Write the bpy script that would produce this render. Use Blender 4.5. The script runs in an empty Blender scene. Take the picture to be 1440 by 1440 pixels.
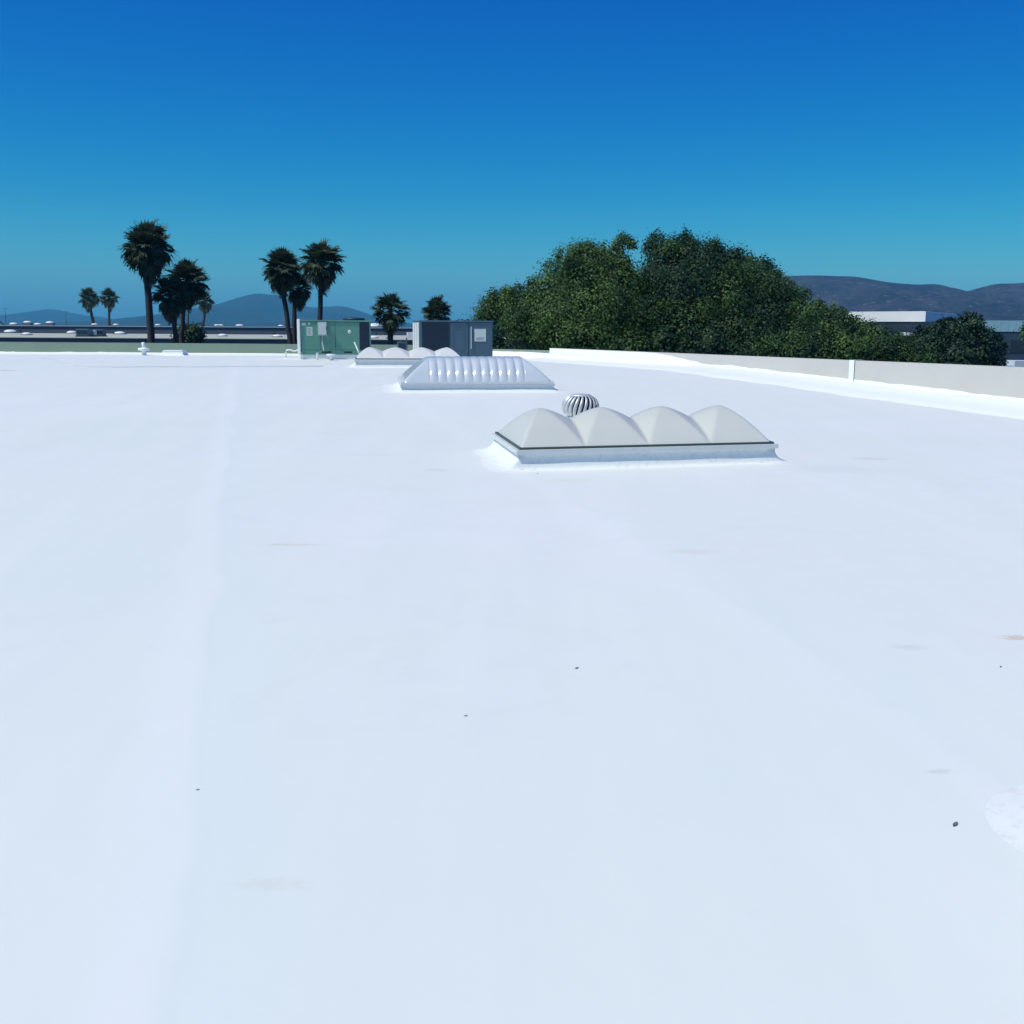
import bpy, bmesh, math, random
import numpy as np
from mathutils import Vector, Matrix, Euler, noise

R = math.radians
rng = random.Random(7)
nrng = np.random.default_rng(7)
S = bpy.context.scene
C = S.collection

# ------------------------------------------------------------------ camera
FPX, CX, CY, HZ = 1510.0, 720.0, 720.0, 462.0
PITCH = math.atan((CY - HZ) / FPX)
ROLL = R(0.35)
cam_d = bpy.data.cameras.new('camera')
cam_d.sensor_width = 36.0
cam_d.lens = 36.0 * FPX / 1440.0
cam_d.clip_start = 0.05
cam_d.clip_end = 30000.0
cam = bpy.data.objects.new('camera', cam_d)
C.objects.link(cam)
CAM_M = Euler((math.pi / 2 - PITCH, 0, 0)).to_matrix() @ Matrix.Rotation(ROLL, 3, 'Z')
cam.matrix_world = CAM_M.to_4x4()
S.camera = cam

# ------------------------------------------------------------------ sky, sun, exposure
SUN_AZ, SUN_EL = R(-117), R(58)           # azimuth from +Y, clockwise positive
to_sun = Vector((math.sin(SUN_AZ) * math.cos(SUN_EL), math.cos(SUN_AZ) * math.cos(SUN_EL), math.sin(SUN_EL)))
world = bpy.data.worlds.new('World')
S.world = world
world.use_nodes = True
wn, wl = world.node_tree.nodes, world.node_tree.links
wn.clear()
sky = wn.new('ShaderNodeTexSky')
sky.sky_type = 'NISHITA'
sky.sun_disc = False
sky.sun_elevation = SUN_EL
sky.sun_rotation = SUN_AZ
sky.altitude = 200
sky.air_density = 1.0
sky.dust_density = 1.0
sky.ozone_density = 4.0
hsv = wn.new('ShaderNodeHueSaturation')
hsv.inputs['Saturation'].default_value = 1.35
bg = wn.new('ShaderNodeBackground')
bg.inputs['Strength'].default_value = 0.10
wo = wn.new('ShaderNodeOutputWorld')
wl.new(sky.outputs[0], hsv.inputs['Color'])
# deep, saturated phone-camera blue: red and green fall off faster than blue, the same over the whole sky
sep, com = wn.new('ShaderNodeSeparateColor'), wn.new('ShaderNodeCombineColor')
wl.new(hsv.outputs[0], sep.inputs[0])
for i, (p_, k_) in enumerate(((2.5, 1.50), (1.42, 1.20), (0.70, 0.885))):
    d_ = wn.new('ShaderNodeMath'); d_.operation = 'MULTIPLY'; d_.inputs[1].default_value = 0.1
    q_ = wn.new('ShaderNodeMath'); q_.operation = 'POWER'; q_.inputs[1].default_value = p_
    m_ = wn.new('ShaderNodeMath'); m_.operation = 'MULTIPLY'; m_.inputs[1].default_value = k_ * 10
    c_ = wn.new('ShaderNodeMath'); c_.operation = 'MINIMUM'; c_.inputs[1].default_value = 12.0
    wl.new(sep.outputs[i], d_.inputs[0]); wl.new(d_.outputs[0], q_.inputs[0]); wl.new(q_.outputs[0], m_.inputs[0])
    wl.new(m_.outputs[0], c_.inputs[0]); wl.new(c_.outputs[0], com.inputs[i])
wl.new(com.outputs[0], bg.inputs['Color'])
wl.new(bg.outputs[0], wo.inputs['Surface'])

sun_d = bpy.data.lights.new('sun', 'SUN')
sun_d.energy = 3.5
sun_d.angle = R(0.53)
sun_d.color = (1.0, 0.965, 0.83)
sun = bpy.data.objects.new('sun', sun_d)
C.objects.link(sun)
sun.rotation_euler = to_sun.to_track_quat('Z', 'Y').to_euler()
sun.location = (-20, 10, 40)

S.view_settings.view_transform = 'Standard'
S.view_settings.look = 'None'
S.view_settings.exposure = 0.0
S.view_settings.gamma = 1.0
S.view_settings.use_curve_mapping = False
S.cycles.max_bounces = 6
S.cycles.volume_bounces = 2
S.cycles.transparent_max_bounces = 8
S.cycles.use_denoising = True


# ------------------------------------------------------------------ measuring helpers
def ray(px, py):
    return CAM_M @ Vector(((px - CX) / FPX, (CY - py) / FPX, -1.0))


def at(px, py, d):
    """World point at distance d (along +Y) seen at photo pixel (px, py)."""
    v = ray(px, py)
    return v * (d / v.y)


def roof_z(x, y):
    """The roof climbs gently away from the camera and levels off near the back."""
    a, b, k = -1.73 + 0.0325 * y, -0.93, 0.035
    h = max(0.0, min(1.0, 0.5 + 0.5 * (b - a) / (k * 2)))
    wave = 0.004 * math.sin(x * 1.3 + 0.5 * math.sin(y * 0.7)) * math.sin(y * 0.9 + 1.1) + 0.004 * math.sin(x * 0.41 + y * 0.53)
    return b * (1 - h) + a * h - k * 2 * h * (1 - h) * 0.5 + wave


def on_roof(px, py):
    v = ray(px, py)
    lo, hi = 1.0, 60.0
    for _ in range(50):
        d = 0.5 * (lo + hi)
        p = v * (d / v.y)
        if p.z > roof_z(p.x, p.y):
            lo = d
        else:
            hi = d
    p = v * (lo / v.y)
    return Vector((p.x, p.y, roof_z(p.x, p.y)))


# ------------------------------------------------------------------ object helpers
def tag(o, label=None, cat=None, group=None, kind=None):
    if label: o['label'] = label
    if cat: o['category'] = cat
    if group: o['group'] = group
    if kind: o['kind'] = kind
    return o


def empty(name, loc=(0, 0, 0), rz=0.0, tilt=0.0):
    o = bpy.data.objects.new(name, None)
    C.objects.link(o)
    o.empty_display_size = 0.2
    m = Matrix.Rotation(tilt, 3, 'X') @ Matrix.Rotation(rz, 3, 'Z')
    o.location = loc
    o.rotation_euler = m.to_euler()
    return o


def copy_tree(o, parent=None):
    c = o.copy()
    C.objects.link(c)
    if parent is not None:
        c.parent = parent
    for ch in list(o.children):
        copy_tree(ch, c)
    return c


class MB:
    """Collects simple shapes and links them as ONE mesh object."""
    def __init__(self):
        self.v, self.f, self.sm = [], [], []

    def add(self, verts, faces, smooth=False):
        n = len(self.v)
        self.v += [tuple(p) for p in verts]
        self.f += [tuple(i + n for i in f) for f in faces]
        self.sm += [smooth] * len(faces)
        return self

    def box(self, x0, x1, y0, y1, z0, z1, bevel=0.0):
        b = min(bevel, (x1 - x0) * .45, (y1 - y0) * .45, (z1 - z0) * .45)
        if b <= 0:
            vs = [(x, y, z) for z in (z0, z1) for y in (y0, y1) for x in (x0, x1)]
            return self.add(vs, [(0, 2, 3, 1), (4, 5, 7, 6), (0, 1, 5, 4), (2, 6, 7, 3), (0, 4, 6, 2), (1, 3, 7, 5)])
        bm = bmesh.new()
        bmesh.ops.create_cube(bm, size=1)
        for v in bm.verts:
            v.co = Vector(((x0 + x1) / 2 + v.co.x * (x1 - x0), (y0 + y1) / 2 + v.co.y * (y1 - y0), (z0 + z1) / 2 + v.co.z * (z1 - z0)))
        bmesh.ops.bevel(bm, geom=list(bm.edges), offset=b, segments=2, affect='EDGES', profile=0.5)
        return self.bm(bm, False)

    def bm(self, bm, smooth=True):
        bm.verts.index_update()
        self.add([v.co[:] for v in bm.verts], [[v.index for v in f.verts] for f in bm.faces], smooth)
        bm.free()
        return self

    def tube(self, pts, radii, n=10, cap=True, smooth=True):
        pts = [Vector(p) for p in pts]
        if not hasattr(radii, '__len__'):
            radii = [radii] * len(pts)
        vs, fs = [], []
        ref = Vector((0.31, 0.17, 0.93)).normalized()
        for i, p in enumerate(pts):
            t = (pts[min(i + 1, len(pts) - 1)] - pts[max(i - 1, 0)]).normalized()
            a = t.cross(ref if abs(t.dot(ref)) < .95 else Vector((1, 0, 0))).normalized()
            b = t.cross(a)
            for k in range(n):
                w = 2 * math.pi * k / n
                vs.append(p + (a * math.cos(w) + b * math.sin(w)) * radii[i])
        for i in range(len(pts) - 1):
            for k in range(n):
                k2 = (k + 1) % n
                fs.append((i * n + k, i * n + k2, (i + 1) * n + k2, (i + 1) * n + k))
        if cap:
            fs.append(tuple(range(n - 1, -1, -1)))
            fs.append(tuple((len(pts) - 1) * n + k for k in range(n)))
        return self.add(vs, fs, smooth)

    def lathe(self, prof, n=24, c=(0, 0, 0), smooth=True, cap=True):
        vs = [(c[0] + r * math.cos(2 * math.pi * k / n), c[1] + r * math.sin(2 * math.pi * k / n), c[2] + z) for r, z in prof for k in range(n)]
        fs = []
        for i in range(len(prof) - 1):
            for k in range(n):
                k2 = (k + 1) % n
                fs.append((i * n + k, i * n + k2, (i + 1) * n + k2, (i + 1) * n + k))
        if cap:
            fs.append(tuple(range(n - 1, -1, -1)))
            fs.append(tuple((len(prof) - 1) * n + k for k in range(n)))
        return self.add(vs, fs, smooth)

    def build(self, name, m, parent=None, loc=None, rot=None):
        me = bpy.data.meshes.new(name)
        me.from_pydata(self.v, [], self.f)
        me.polygons.foreach_set('use_smooth', self.sm)
        me.materials.append(m)
        me.update()
        return link(name, me, parent, loc, rot)


def link(name, me, parent=None, loc=None, rot=None):
    o = bpy.data.objects.new(name, me)
    C.objects.link(o)
    if parent is not None: o.parent = parent
    if loc is not None: o.location = loc
    if rot is not None: o.rotation_euler = rot
    return o


def np_mesh(name, verts, faces, m, smooth=False):
    me = bpy.data.meshes.new(name)
    nv, nf, k = len(verts), len(faces), faces.shape[1]
    me.vertices.add(nv)
    me.vertices.foreach_set('co', np.asarray(verts, np.float32).ravel())
    me.loops.add(nf * k)
    me.loops.foreach_set('vertex_index', np.asarray(faces, np.int32).ravel())
    me.polygons.add(nf)
    me.polygons.foreach_set('loop_start', np.arange(0, nf * k, k, dtype=np.int32))
    me.polygons.foreach_set('loop_total', np.full(nf, k, dtype=np.int32))
    me.polygons.foreach_set('use_smooth', np.full(nf, smooth))
    me.update(calc_edges=True)
    if m: me.materials.append(m)
    return me


# ------------------------------------------------------------------ materials
def new_mat(name):
    m = bpy.data.materials.new(name)
    m.use_nodes = True
    n, l = m.node_tree.nodes, m.node_tree.links
    b = n['Principled BSDF']
    return m, n, l, b


def node(n, t, **kw):
    x = n.new(t)
    for k, v in kw.items():
        if k in x.inputs: x.inputs[k].default_value = v
        else: setattr(x, k, v)
    return x


def mat(name, col, rough=0.6, metal=0.0, scale=4.0, amt=0.12, bump=0.0, bscale=40.0, dirt=None, dirt_amt=0.0, spec=0.5, coat=0.0):
    """Paint, metal or plaster with uneven colour, optional dirt blotches and fine relief."""
    m, n, l, b = new_mat(name)
    tc = node(n, 'ShaderNodeTexCoord')
    no = node(n, 'ShaderNodeTexNoise', Scale=scale, Detail=6.0, Roughness=0.6)
    l.new(tc.outputs['Object'], no.inputs['Vector'])
    mx = node(n, 'ShaderNodeMix', data_type='RGBA')
    l.new(no.outputs['Fac'], mx.inputs[0])
    mx.inputs[6].default_value = (*[c * (1 - amt) for c in col], 1)
    mx.inputs[7].default_value = (*[min(1, c * (1 + amt)) for c in col], 1)
    out = mx.outputs[2]
    if dirt:
        n2 = node(n, 'ShaderNodeTexNoise', Scale=scale * 2.3, Detail=8.0, Roughness=0.7)
        l.new(tc.outputs['Object'], n2.inputs['Vector'])
        mr = node(n, 'ShaderNodeMapRange')
        mr.inputs[1].default_value, mr.inputs[2].default_value = 0.52, 0.75
        mr.inputs[4].default_value = dirt_amt
        l.new(n2.outputs['Fac'], mr.inputs[0])
        m2 = node(n, 'ShaderNodeMix', data_type='RGBA')
        l.new(mr.outputs[0], m2.inputs[0])
        l.new(out, m2.inputs[6])
        m2.inputs[7].default_value = (*dirt, 1)
        out = m2.outputs[2]
    l.new(out, b.inputs['Base Color'])
    b.inputs['Roughness'].default_value = rough
    b.inputs['Metallic'].default_value = metal
    b.inputs['Specular IOR Level'].default_value = spec
    b.inputs['Coat Weight'].default_value = coat
    if bump:
        n3 = node(n, 'ShaderNodeTexNoise', Scale=bscale, Detail=4.0)
        l.new(tc.outputs['Object'], n3.inputs['Vector'])
        bp = node(n, 'ShaderNodeBump', Strength=bump, Distance=0.01)
        l.new(n3.outputs['Fac'], bp.inputs['Height'])
        l.new(bp.outputs[0], b.inputs['Normal'])
    return m


def dome_mat(name, col, rough, trans):
    m, n, l, b = new_mat(name)
    b.inputs['Base Color'].default_value = (*col, 1)
    b.inputs['Roughness'].default_value = rough
    tr = node(n, 'ShaderNodeBsdfTranslucent')
    tr.inputs['Color'].default_value = (*col, 1)
    no = node(n, 'ShaderNodeTexNoise', Scale=3.0, Detail=6.0)
    tc = node(n, 'ShaderNodeTexCoord')
    l.new(tc.outputs['Object'], no.inputs['Vector'])
    mx = node(n, 'ShaderNodeMix', data_type='RGBA')
    l.new(no.outputs['Fac'], mx.inputs[0])
    mx.inputs[6].default_value = (*[c * .93 for c in col], 1)
    mx.inputs[7].default_value = (*[min(1, c * 1.05) for c in col], 1)
    l.new(mx.outputs[2], b.inputs['Base Color'])
    sh = node(n, 'ShaderNodeMixShader')
    sh.inputs[0].default_value = trans
    l.new(b.outputs[0], sh.inputs[1])
    l.new(tr.outputs[0], sh.inputs[2])
    l.new(sh.outputs[0], n['Material Output'].inputs['Surface'])
    return m


M = {}
M['coating'] = mat('white_coating', (0.84, 0.88, 0.85), 0.62, scale=1.5, amt=0.03, bump=0.25, bscale=14)
M['curb'] = mat('coated_curb', (0.80, 0.825, 0.80), 0.6, scale=9, amt=0.04, bump=0.2, bscale=9, dirt=(0.42, 0.45, 0.43), dirt_amt=0.45)
M['parapet'] = mat('beige_parapet', (0.575, 0.555, 0.525), 0.85, scale=0.9, amt=0.07, bump=0.15, bscale=60, dirt=(0.46, 0.44, 0.41), dirt_amt=0.25)
M['rear_parapet'] = mat('grey_parapet', (0.25, 0.33, 0.25), 0.85, scale=1.2, amt=0.12, bump=0.15, bscale=60, dirt=(0.25, 0.28, 0.25), dirt_amt=0.35)
M['dome'] = dome_mat('opal_acrylic', (0.70, 0.715, 0.655), 0.33, 0.15)
M['ribbed_dome'] = dome_mat('ribbed_polycarbonate', (0.62, 0.68, 0.73), 0.11, 0.10)
M['white_dome'] = dome_mat('white_acrylic', (0.80, 0.81, 0.77), 0.35, 0.12)
M['gasket'] = mat('dark_gasket', (0.05, 0.085, 0.075), 0.5)
M['alu'] = mat('mill_aluminium', (0.72, 0.74, 0.73), 0.45, 0.15, scale=9, amt=0.08)
M['galv'] = mat('galvanised_steel', (0.66, 0.68, 0.68), 0.5, 0.45, scale=14, amt=0.16)
M['galv_light'] = mat('light_galvanised_guard', (0.70, 0.72, 0.72), 0.5, 0.1, scale=14, amt=0.1)
M['green'] = mat('green_unit_paint', (0.115, 0.295, 0.225), 0.5, scale=3, amt=0.14, dirt=(0.05, 0.13, 0.12), dirt_amt=0.35)
M['grey_unit'] = mat('dark_grey_unit_paint', (0.060, 0.125, 0.165), 0.5, scale=3, amt=0.14, dirt=(0.05, 0.06, 0.075), dirt_amt=0.35)
M['coil'] = mat('dark_coil', (0.026, 0.044, 0.075), 0.5, 0.2, scale=30, amt=0.25)
M['black'] = mat('black_rubber', (0.012, 0.013, 0.016), 0.7)
M['label'] = mat('faded_label', (0.62, 0.66, 0.62), 0.5, scale=20, amt=0.12)
M['print'] = mat('grey_print', (0.22, 0.25, 0.24), 0.6)
M['box_metal'] = mat('disconnect_box_metal', (0.40, 0.47, 0.46), 0.4, 0.3, scale=12, amt=0.12)
M['white_pipe'] = mat('white_pvc', (0.78, 0.80, 0.80), 0.4, scale=10, amt=0.06)
M['far_wall'] = mat('far_warehouse_wall', (0.105, 0.125, 0.165), 0.85, scale=0.15, amt=0.12)
M['far_roof'] = mat('far_warehouse_roof', (0.42, 0.45, 0.38), 0.8, scale=0.25, amt=0.25, dirt=(0.25, 0.27, 0.22), dirt_amt=0.5)
M['far_dome'] = mat('far_white_dome', (0.78, 0.78, 0.75), 0.4, scale=2, amt=0.06)
M['white_paint'] = mat('white_wall_paint', (0.88, 0.88, 0.86), 0.6, scale=0.4, amt=0.04)
M['grey_paint'] = mat('pale_grey_wall', (0.55, 0.57, 0.55), 0.7, scale=0.4, amt=0.06)
M['blue_metal'] = mat('pale_blue_cladding', (0.24, 0.42, 0.50), 0.55, scale=0.5, amt=0.08)
M['dark_wall'] = mat('dark_blue_wall', (0.03, 0.05, 0.085), 0.5, scale=0.4, amt=0.15)
M['glass'] = mat('dark_window_glass', (0.012, 0.02, 0.04), 0.08, scale=1, amt=0.2, spec=0.8)
M['cable'] = mat('grey_cable', (0.62, 0.65, 0.65), 0.6)
M['mast'] = mat('mast_steel', (0.09, 0.11, 0.14), 0.5, 0.5)
M['debris'] = mat('dry_leaf', (0.16, 0.15, 0.14), 0.8, scale=80, amt=0.3)
M['bark'] = mat('bark', (0.055, 0.045, 0.038), 0.9, scale=5, amt=0.3, bump=0.8, bscale=14)
M['palm_bark'] = mat('palm_bark', (0.045, 0.038, 0.042), 0.9, scale=3, amt=0.3, bump=0.8, bscale=12)
M['asphalt'] = mat('ground_asphalt', (0.055, 0.056, 0.058), 0.9, scale=0.02, amt=0.35, dirt=(0.10, 0.09, 0.07), dirt_amt=0.5)
M['truck'] = mat('white_truck_paint', (0.72, 0.75, 0.78), 0.4, scale=2, amt=0.05)
M['cab'] = mat('pale_blue_truck_paint', (0.30, 0.48, 0.62), 0.35, scale=2, amt=0.08)


def leaf_mat(name, dark, light, trans=0.3, rough=0.55):
    """Leaves: colour varies from leaf to leaf through the mesh attribute 'tint'."""
    m, n, l, b = new_mat(name)
    a = node(n, 'ShaderNodeAttribute', attribute_name='tint')
    oi = node(n, 'ShaderNodeObjectInfo')
    ad = node(n, 'ShaderNodeMath', operation='ADD')
    mu = node(n, 'ShaderNodeMath', operation='MULTIPLY_ADD')
    mu.inputs[1].default_value, mu.inputs[2].default_value = 0.5, -0.25
    l.new(oi.outputs['Random'], mu.inputs[0])
    l.new(a.outputs['Fac'], ad.inputs[0])
    l.new(mu.outputs[0], ad.inputs[1])
    mx = node(n, 'ShaderNodeMix', data_type='RGBA')
    l.new(ad.outputs[0], mx.inputs[0])
    mx.inputs[6].default_value = (*dark, 1)
    mx.inputs[7].default_value = (*light, 1)
    l.new(mx.outputs[2], b.inputs['Base Color'])
    b.inputs['Roughness'].default_value = rough
    b.inputs['Specular IOR Level'].default_value = 0.25
    tr = node(n, 'ShaderNodeBsdfTranslucent')
    l.new(mx.outputs[2], tr.inputs['Color'])
    sh = node(n, 'ShaderNodeMixShader')
    sh.inputs[0].default_value = trans
    l.new(b.outputs[0], sh.inputs[1])
    l.new(tr.outputs[0], sh.inputs[2])
    l.new(sh.outputs[0], n['Material Output'].inputs['Surface'])
    return m


M['leaf'] = leaf_mat('broad_leaf', (0.018, 0.052, 0.030), (0.130, 0.225, 0.050))
M['leaf_dark'] = leaf_mat('dark_leaf', (0.016, 0.042, 0.028), (0.048, 0.092, 0.038), 0.15)
M['frond'] = leaf_mat('palm_frond', (0.014, 0.026, 0.022), (0.095, 0.130, 0.066), 0.2)
M['dead_frond'] = leaf_mat('dead_palm_frond', (0.060, 0.048, 0.042), (0.24, 0.20, 0.14), 0.2)


# ------------------------------------------------------------------ the roof
AX = Vector((-0.2417, 1.0, 0)).normalized()      # direction of the coating runs and the skylight row
BX = Vector((AX.y, -AX.x, 0))
YAW = math.atan2(-AX.x, AX.y)


def roof_material():
    m, n, l, b = new_mat('roof_coating')
    tc = node(n, 'ShaderNodeTexCoord')
    P = tc.outputs['Object']

    def math_(op, a, bv=None, c=None):
        x = node(n, 'ShaderNodeMath', operation=op)
        for i, s in enumerate((a, bv, c)):
            if s is None: continue
            if isinstance(s, (int, float)): x.inputs[i].default_value = s
            else: l.new(s, x.inputs[i])
        return x.outputs[0]

    def noise_(scale, detail=5.0, vec=P):
        x = node(n, 'ShaderNodeTexNoise', Scale=scale, Detail=detail, Roughness=0.6)
        l.new(vec, x.inputs['Vector'])
        return x.outputs['Fac']

    def smooth(v, a, c, lo=0.0, hi=1.0):
        x = node(n, 'ShaderNodeMapRange', interpolation_type='SMOOTHSTEP')
        l.new(v, x.inputs[0])
        for i, s in enumerate((a, c, lo, hi)): x.inputs[i + 1].default_value = s
        return x.outputs[0]

    # across-the-run coordinate, wobbled so no edge is ruler-straight
    dp = node(n, 'ShaderNodeVectorMath', operation='DOT_PRODUCT')
    l.new(P, dp.inputs[0])
    dp.inputs[1].default_value = BX
    wob = math_('MULTIPLY_ADD', noise_(0.7, 2.5), 0.30, -0.15)
    u = math_('ADD', dp.outputs['Value'], wob)
    big = noise_(0.22, 4.0)
    col = node(n, 'ShaderNodeMix', data_type='RGBA')
    l.new(smooth(big, 0.3, 0.7), col.inputs[0])
    col.inputs[6].default_value = (0.745, 0.790, 0.745, 1)
    col.inputs[7].default_value = (0.775, 0.790, 0.780, 1)
    out = col.outputs[2]
    height = math_('MULTIPLY', noise_(1.3, 3.0), 0.010)
    height = math_('MULTIPLY_ADD', noise_(22.0, 3.0), 0.0007, height)
    # roller passes: long soft streaks along the runs
    mp = node(n, 'ShaderNodeMapping')
    mp.inputs['Rotation'].default_value = (0, 0, -YAW)
    mp.inputs['Scale'].default_value = (2.2, 0.16, 1)
    l.new(P, mp.inputs['Vector'])
    streak = noise_(1.0, 5.0, mp.outputs[0])
    x = node(n, 'ShaderNodeMix', data_type='RGBA', blend_type='MULTIPLY')
    l.new(smooth(streak, 0.25, 0.75, 0.0, 1.0), x.inputs[0])
    l.new(out, x.inputs[6])
    x.inputs[7].default_value = (0.965, 0.975, 0.975, 1)
    out = x.outputs[2]
    # lap seams: a coat step plus a slightly thicker band of fresh coating beside it
    for (px, py, w, h, tint) in SEAMS:
        p = on_roof(px, py)
        u0 = p.dot(BX)
        step = smooth(u, u0 - 0.05, u0 + 0.05)
        band = math_('MULTIPLY', smooth(u, u0 - w, u0 - w * 0.25), math_('SUBTRACT', 1.0, step))
        low = math_('MULTIPLY', smooth(u, u0 + w * 1.3, u0 + w * 0.1), step)
        height = math_('MULTIPLY_ADD', band, h, height)
        x = node(n, 'ShaderNodeMix', data_type='RGBA')
        l.new(math_('MULTIPLY', band, tint), x.inputs[0])
        l.new(out, x.inputs[6])
        x.inputs[7].default_value = (0.810, 0.830, 0.820, 1)
        y = node(n, 'ShaderNodeMix', data_type='RGBA')
        l.new(math_('MULTIPLY', low, tint), y.inputs[0])
        l.new(x.outputs[2], y.inputs[6])
        y.inputs[7].default_value = (0.72, 0.79, 0.76, 1)
        out = y.outputs[2]
    # stains with a place of their own
    for (px, py, rx, ry, colr, amt) in STAINS:
        p = on_roof(px, py)
        sb = node(n, 'ShaderNodeVectorMath', operation='SUBTRACT')
        l.new(P, sb.inputs[0])
        sb.inputs[1].default_value = p
        mp = node(n, 'ShaderNodeMapping')
        mp.inputs['Scale'].default_value = (1 / rx, 1 / ry, 0)
        l.new(sb.outputs[0], mp.inputs['Vector'])
        ln = node(n, 'ShaderNodeVectorMath', operation='LENGTH')
        l.new(mp.outputs[0], ln.inputs[0])
        dd = math_('ADD', ln.outputs['Value'], math_('MULTIPLY_ADD', noise_(5.0 / max(rx, .12), 6.0), 2.0, -1.0))
        x = node(n, 'ShaderNodeMix', data_type='RGBA')
        l.new(smooth(dd, 1.0, 0.15, 0.0, amt * 0.62), x.inputs[0])
        l.new(out, x.inputs[6])
        x.inputs[7].default_value = (*colr, 1)
        out = x.outputs[2]
    # faint tide lines where water has stood
    pn = noise_(0.42, 7.0)
    rim = math_('MULTIPLY', smooth(pn, 0.515, 0.535), smooth(pn, 0.575, 0.540))
    x = node(n, 'ShaderNodeMix', data_type='RGBA')
    l.new(math_('MULTIPLY', rim, 0.05), x.inputs[0])
    l.new(out, x.inputs[6])
    x.inputs[7].default_value = (0.56, 0.60, 0.55, 1)
    out = x.outputs[2]
    # scattered faint grime
    g = smooth(noise_(2.6, 9.0), 0.58, 0.80, 0.0, 0.16)
    x = node(n, 'ShaderNodeMix', data_type='RGBA')
    l.new(g, x.inputs[0])
    l.new(out, x.inputs[6])
    x.inputs[7].default_value = (0.56, 0.60, 0.58, 1)
    l.new(x.outputs[2], b.inputs['Base Color'])
    bp = node(n, 'ShaderNodeBump', Strength=0.6, Distance=1.0)
    l.new(height, bp.inputs['Height'])
    l.new(bp.outputs[0], b.inputs['Normal'])
    b.inputs['Roughness'].default_value = 0.6
    b.inputs['Specular IOR Level'].default_value = 0.3
    return m


SEAMS = [(297, 900, 0.34, 0.003, 0.40), (1000, 828, 0.34, 0.0015, 0.24), (1340, 735, 0.30, 0.001, 0.2), (60, 760, 0.3, 0.001, 0.12)]
tan_, grey_ = (0.55, 0.48, 0.36), (0.50, 0.54, 0.53)
STAINS = [(1432, 897, 0.13, 0.06, (0.55, 0.33, 0.16), 0.8), (410, 766, 0.30, 0.05, tan_, 0.5), (615, 661, 0.14, 0.09, grey_, 0.7),
          (1225, 645, 0.28, 0.12, tan_, 0.55), (4, 521, 0.5, 0.3, (0.42, 0.40, 0.35), 0.8), (380, 1243, 0.16, 0.05, tan_, 0.25),
          (1320, 1085, 0.07, 0.03, grey_, 0.7), (800, 675, 0.3, 0.2, tan_, 0.2), (1180, 660, 0.8, 0.4, grey_, 0.25), (975, 776, 0.25, 0.1, tan_, 0.3),
          (70, 516, 0.6, 0.15, grey_, 0.5), (1280, 910, 0.12, 0.06, grey_, 0.5), (520, 640, 0.5, 0.15, grey_, 0.2)]

xs = np.arange(-26.0, 13.01, 0.12)
ys = np.arange(-4.0, 36.6, 0.12)
X, Y = np.meshgrid(xs, ys)
a_ = -1.73 + 0.0325 * Y
h_ = np.clip(0.5 + 0.5 * (-0.93 - a_) / 0.07, 0, 1)
Z = -0.93 * (1 - h_) + a_ * h_ - 0.035 * h_ * (1 - h_)
Z = Z + 0.004 * np.sin(X * 1.3 + 0.5 * np.sin(Y * 0.7)) * np.sin(Y * 0.9 + 1.1) + 0.004 * np.sin(X * 0.41 + Y * 0.53)
nx, ny = len(xs), len(ys)
idx = np.arange(nx * ny).reshape(ny, nx)
F = np.stack([idx[:-1, :-1], idx[:-1, 1:], idx[1:, 1:], idx[1:, :-1]], -1).reshape(-1, 4)
# keep only the part of the sheet inside the parapets
RP = [(9.6, 13.33), (1.12, 33.0)]                       # right parapet, inner face at foot, near -> far (plan)
rd = (Vector(RP[1]) - Vector(RP[0])).normalized()
cx = X.ravel()[F].mean(1)
cy = Y.ravel()[F].mean(1)
side = (cx - RP[0][0]) * rd.y - (cy - RP[0][1]) * rd.x
F = F[side < 0.1]
roof = link('roof', np_mesh('roof', np.stack([X, Y, Z], -1).reshape(-1, 3), F, roof_material(), True))
tag(roof, kind='structure')

# ------------------------------------------------------------------ parapets
TOP = -0.575
GROUND = -8.0


def wall_run(p0, p1, top0, top1, thick, mat_, name, parent, n=1, seed=0):
    """Wall from p0 to p1 (plan, inner face), from the ground to its top; thickness grows away from the roof."""
    p0, p1 = Vector((*p0, 0)), Vector((*p1, 0))
    d = (p1 - p0).normalized()
    o = Vector((d.y, -d.x, 0)) * thick
    vs = []
    for i in range(n + 1):
        t = i / n
        p = p0.lerp(p1, t)
        zt = top0 + (top1 - top0) * t
        for q, z in ((p, GROUND), (p, zt), (p + o, zt), (p + o, GROUND)):
            vs.append((q.x, q.y, z))
    fs = []
    for i in range(n):
        for k in range(4):
            k2 = (k + 1) % 4
            fs.append((i * 4 + k, i * 4 + k2, i * 4 + 4 + k2, i * 4 + 4 + k))
    fs += [(3, 2, 1, 0), (n * 4, n * 4 + 1, n * 4 + 2, n * 4 + 3)]
    return MB().add(vs, fs).build(name, mat_, parent)


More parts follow.
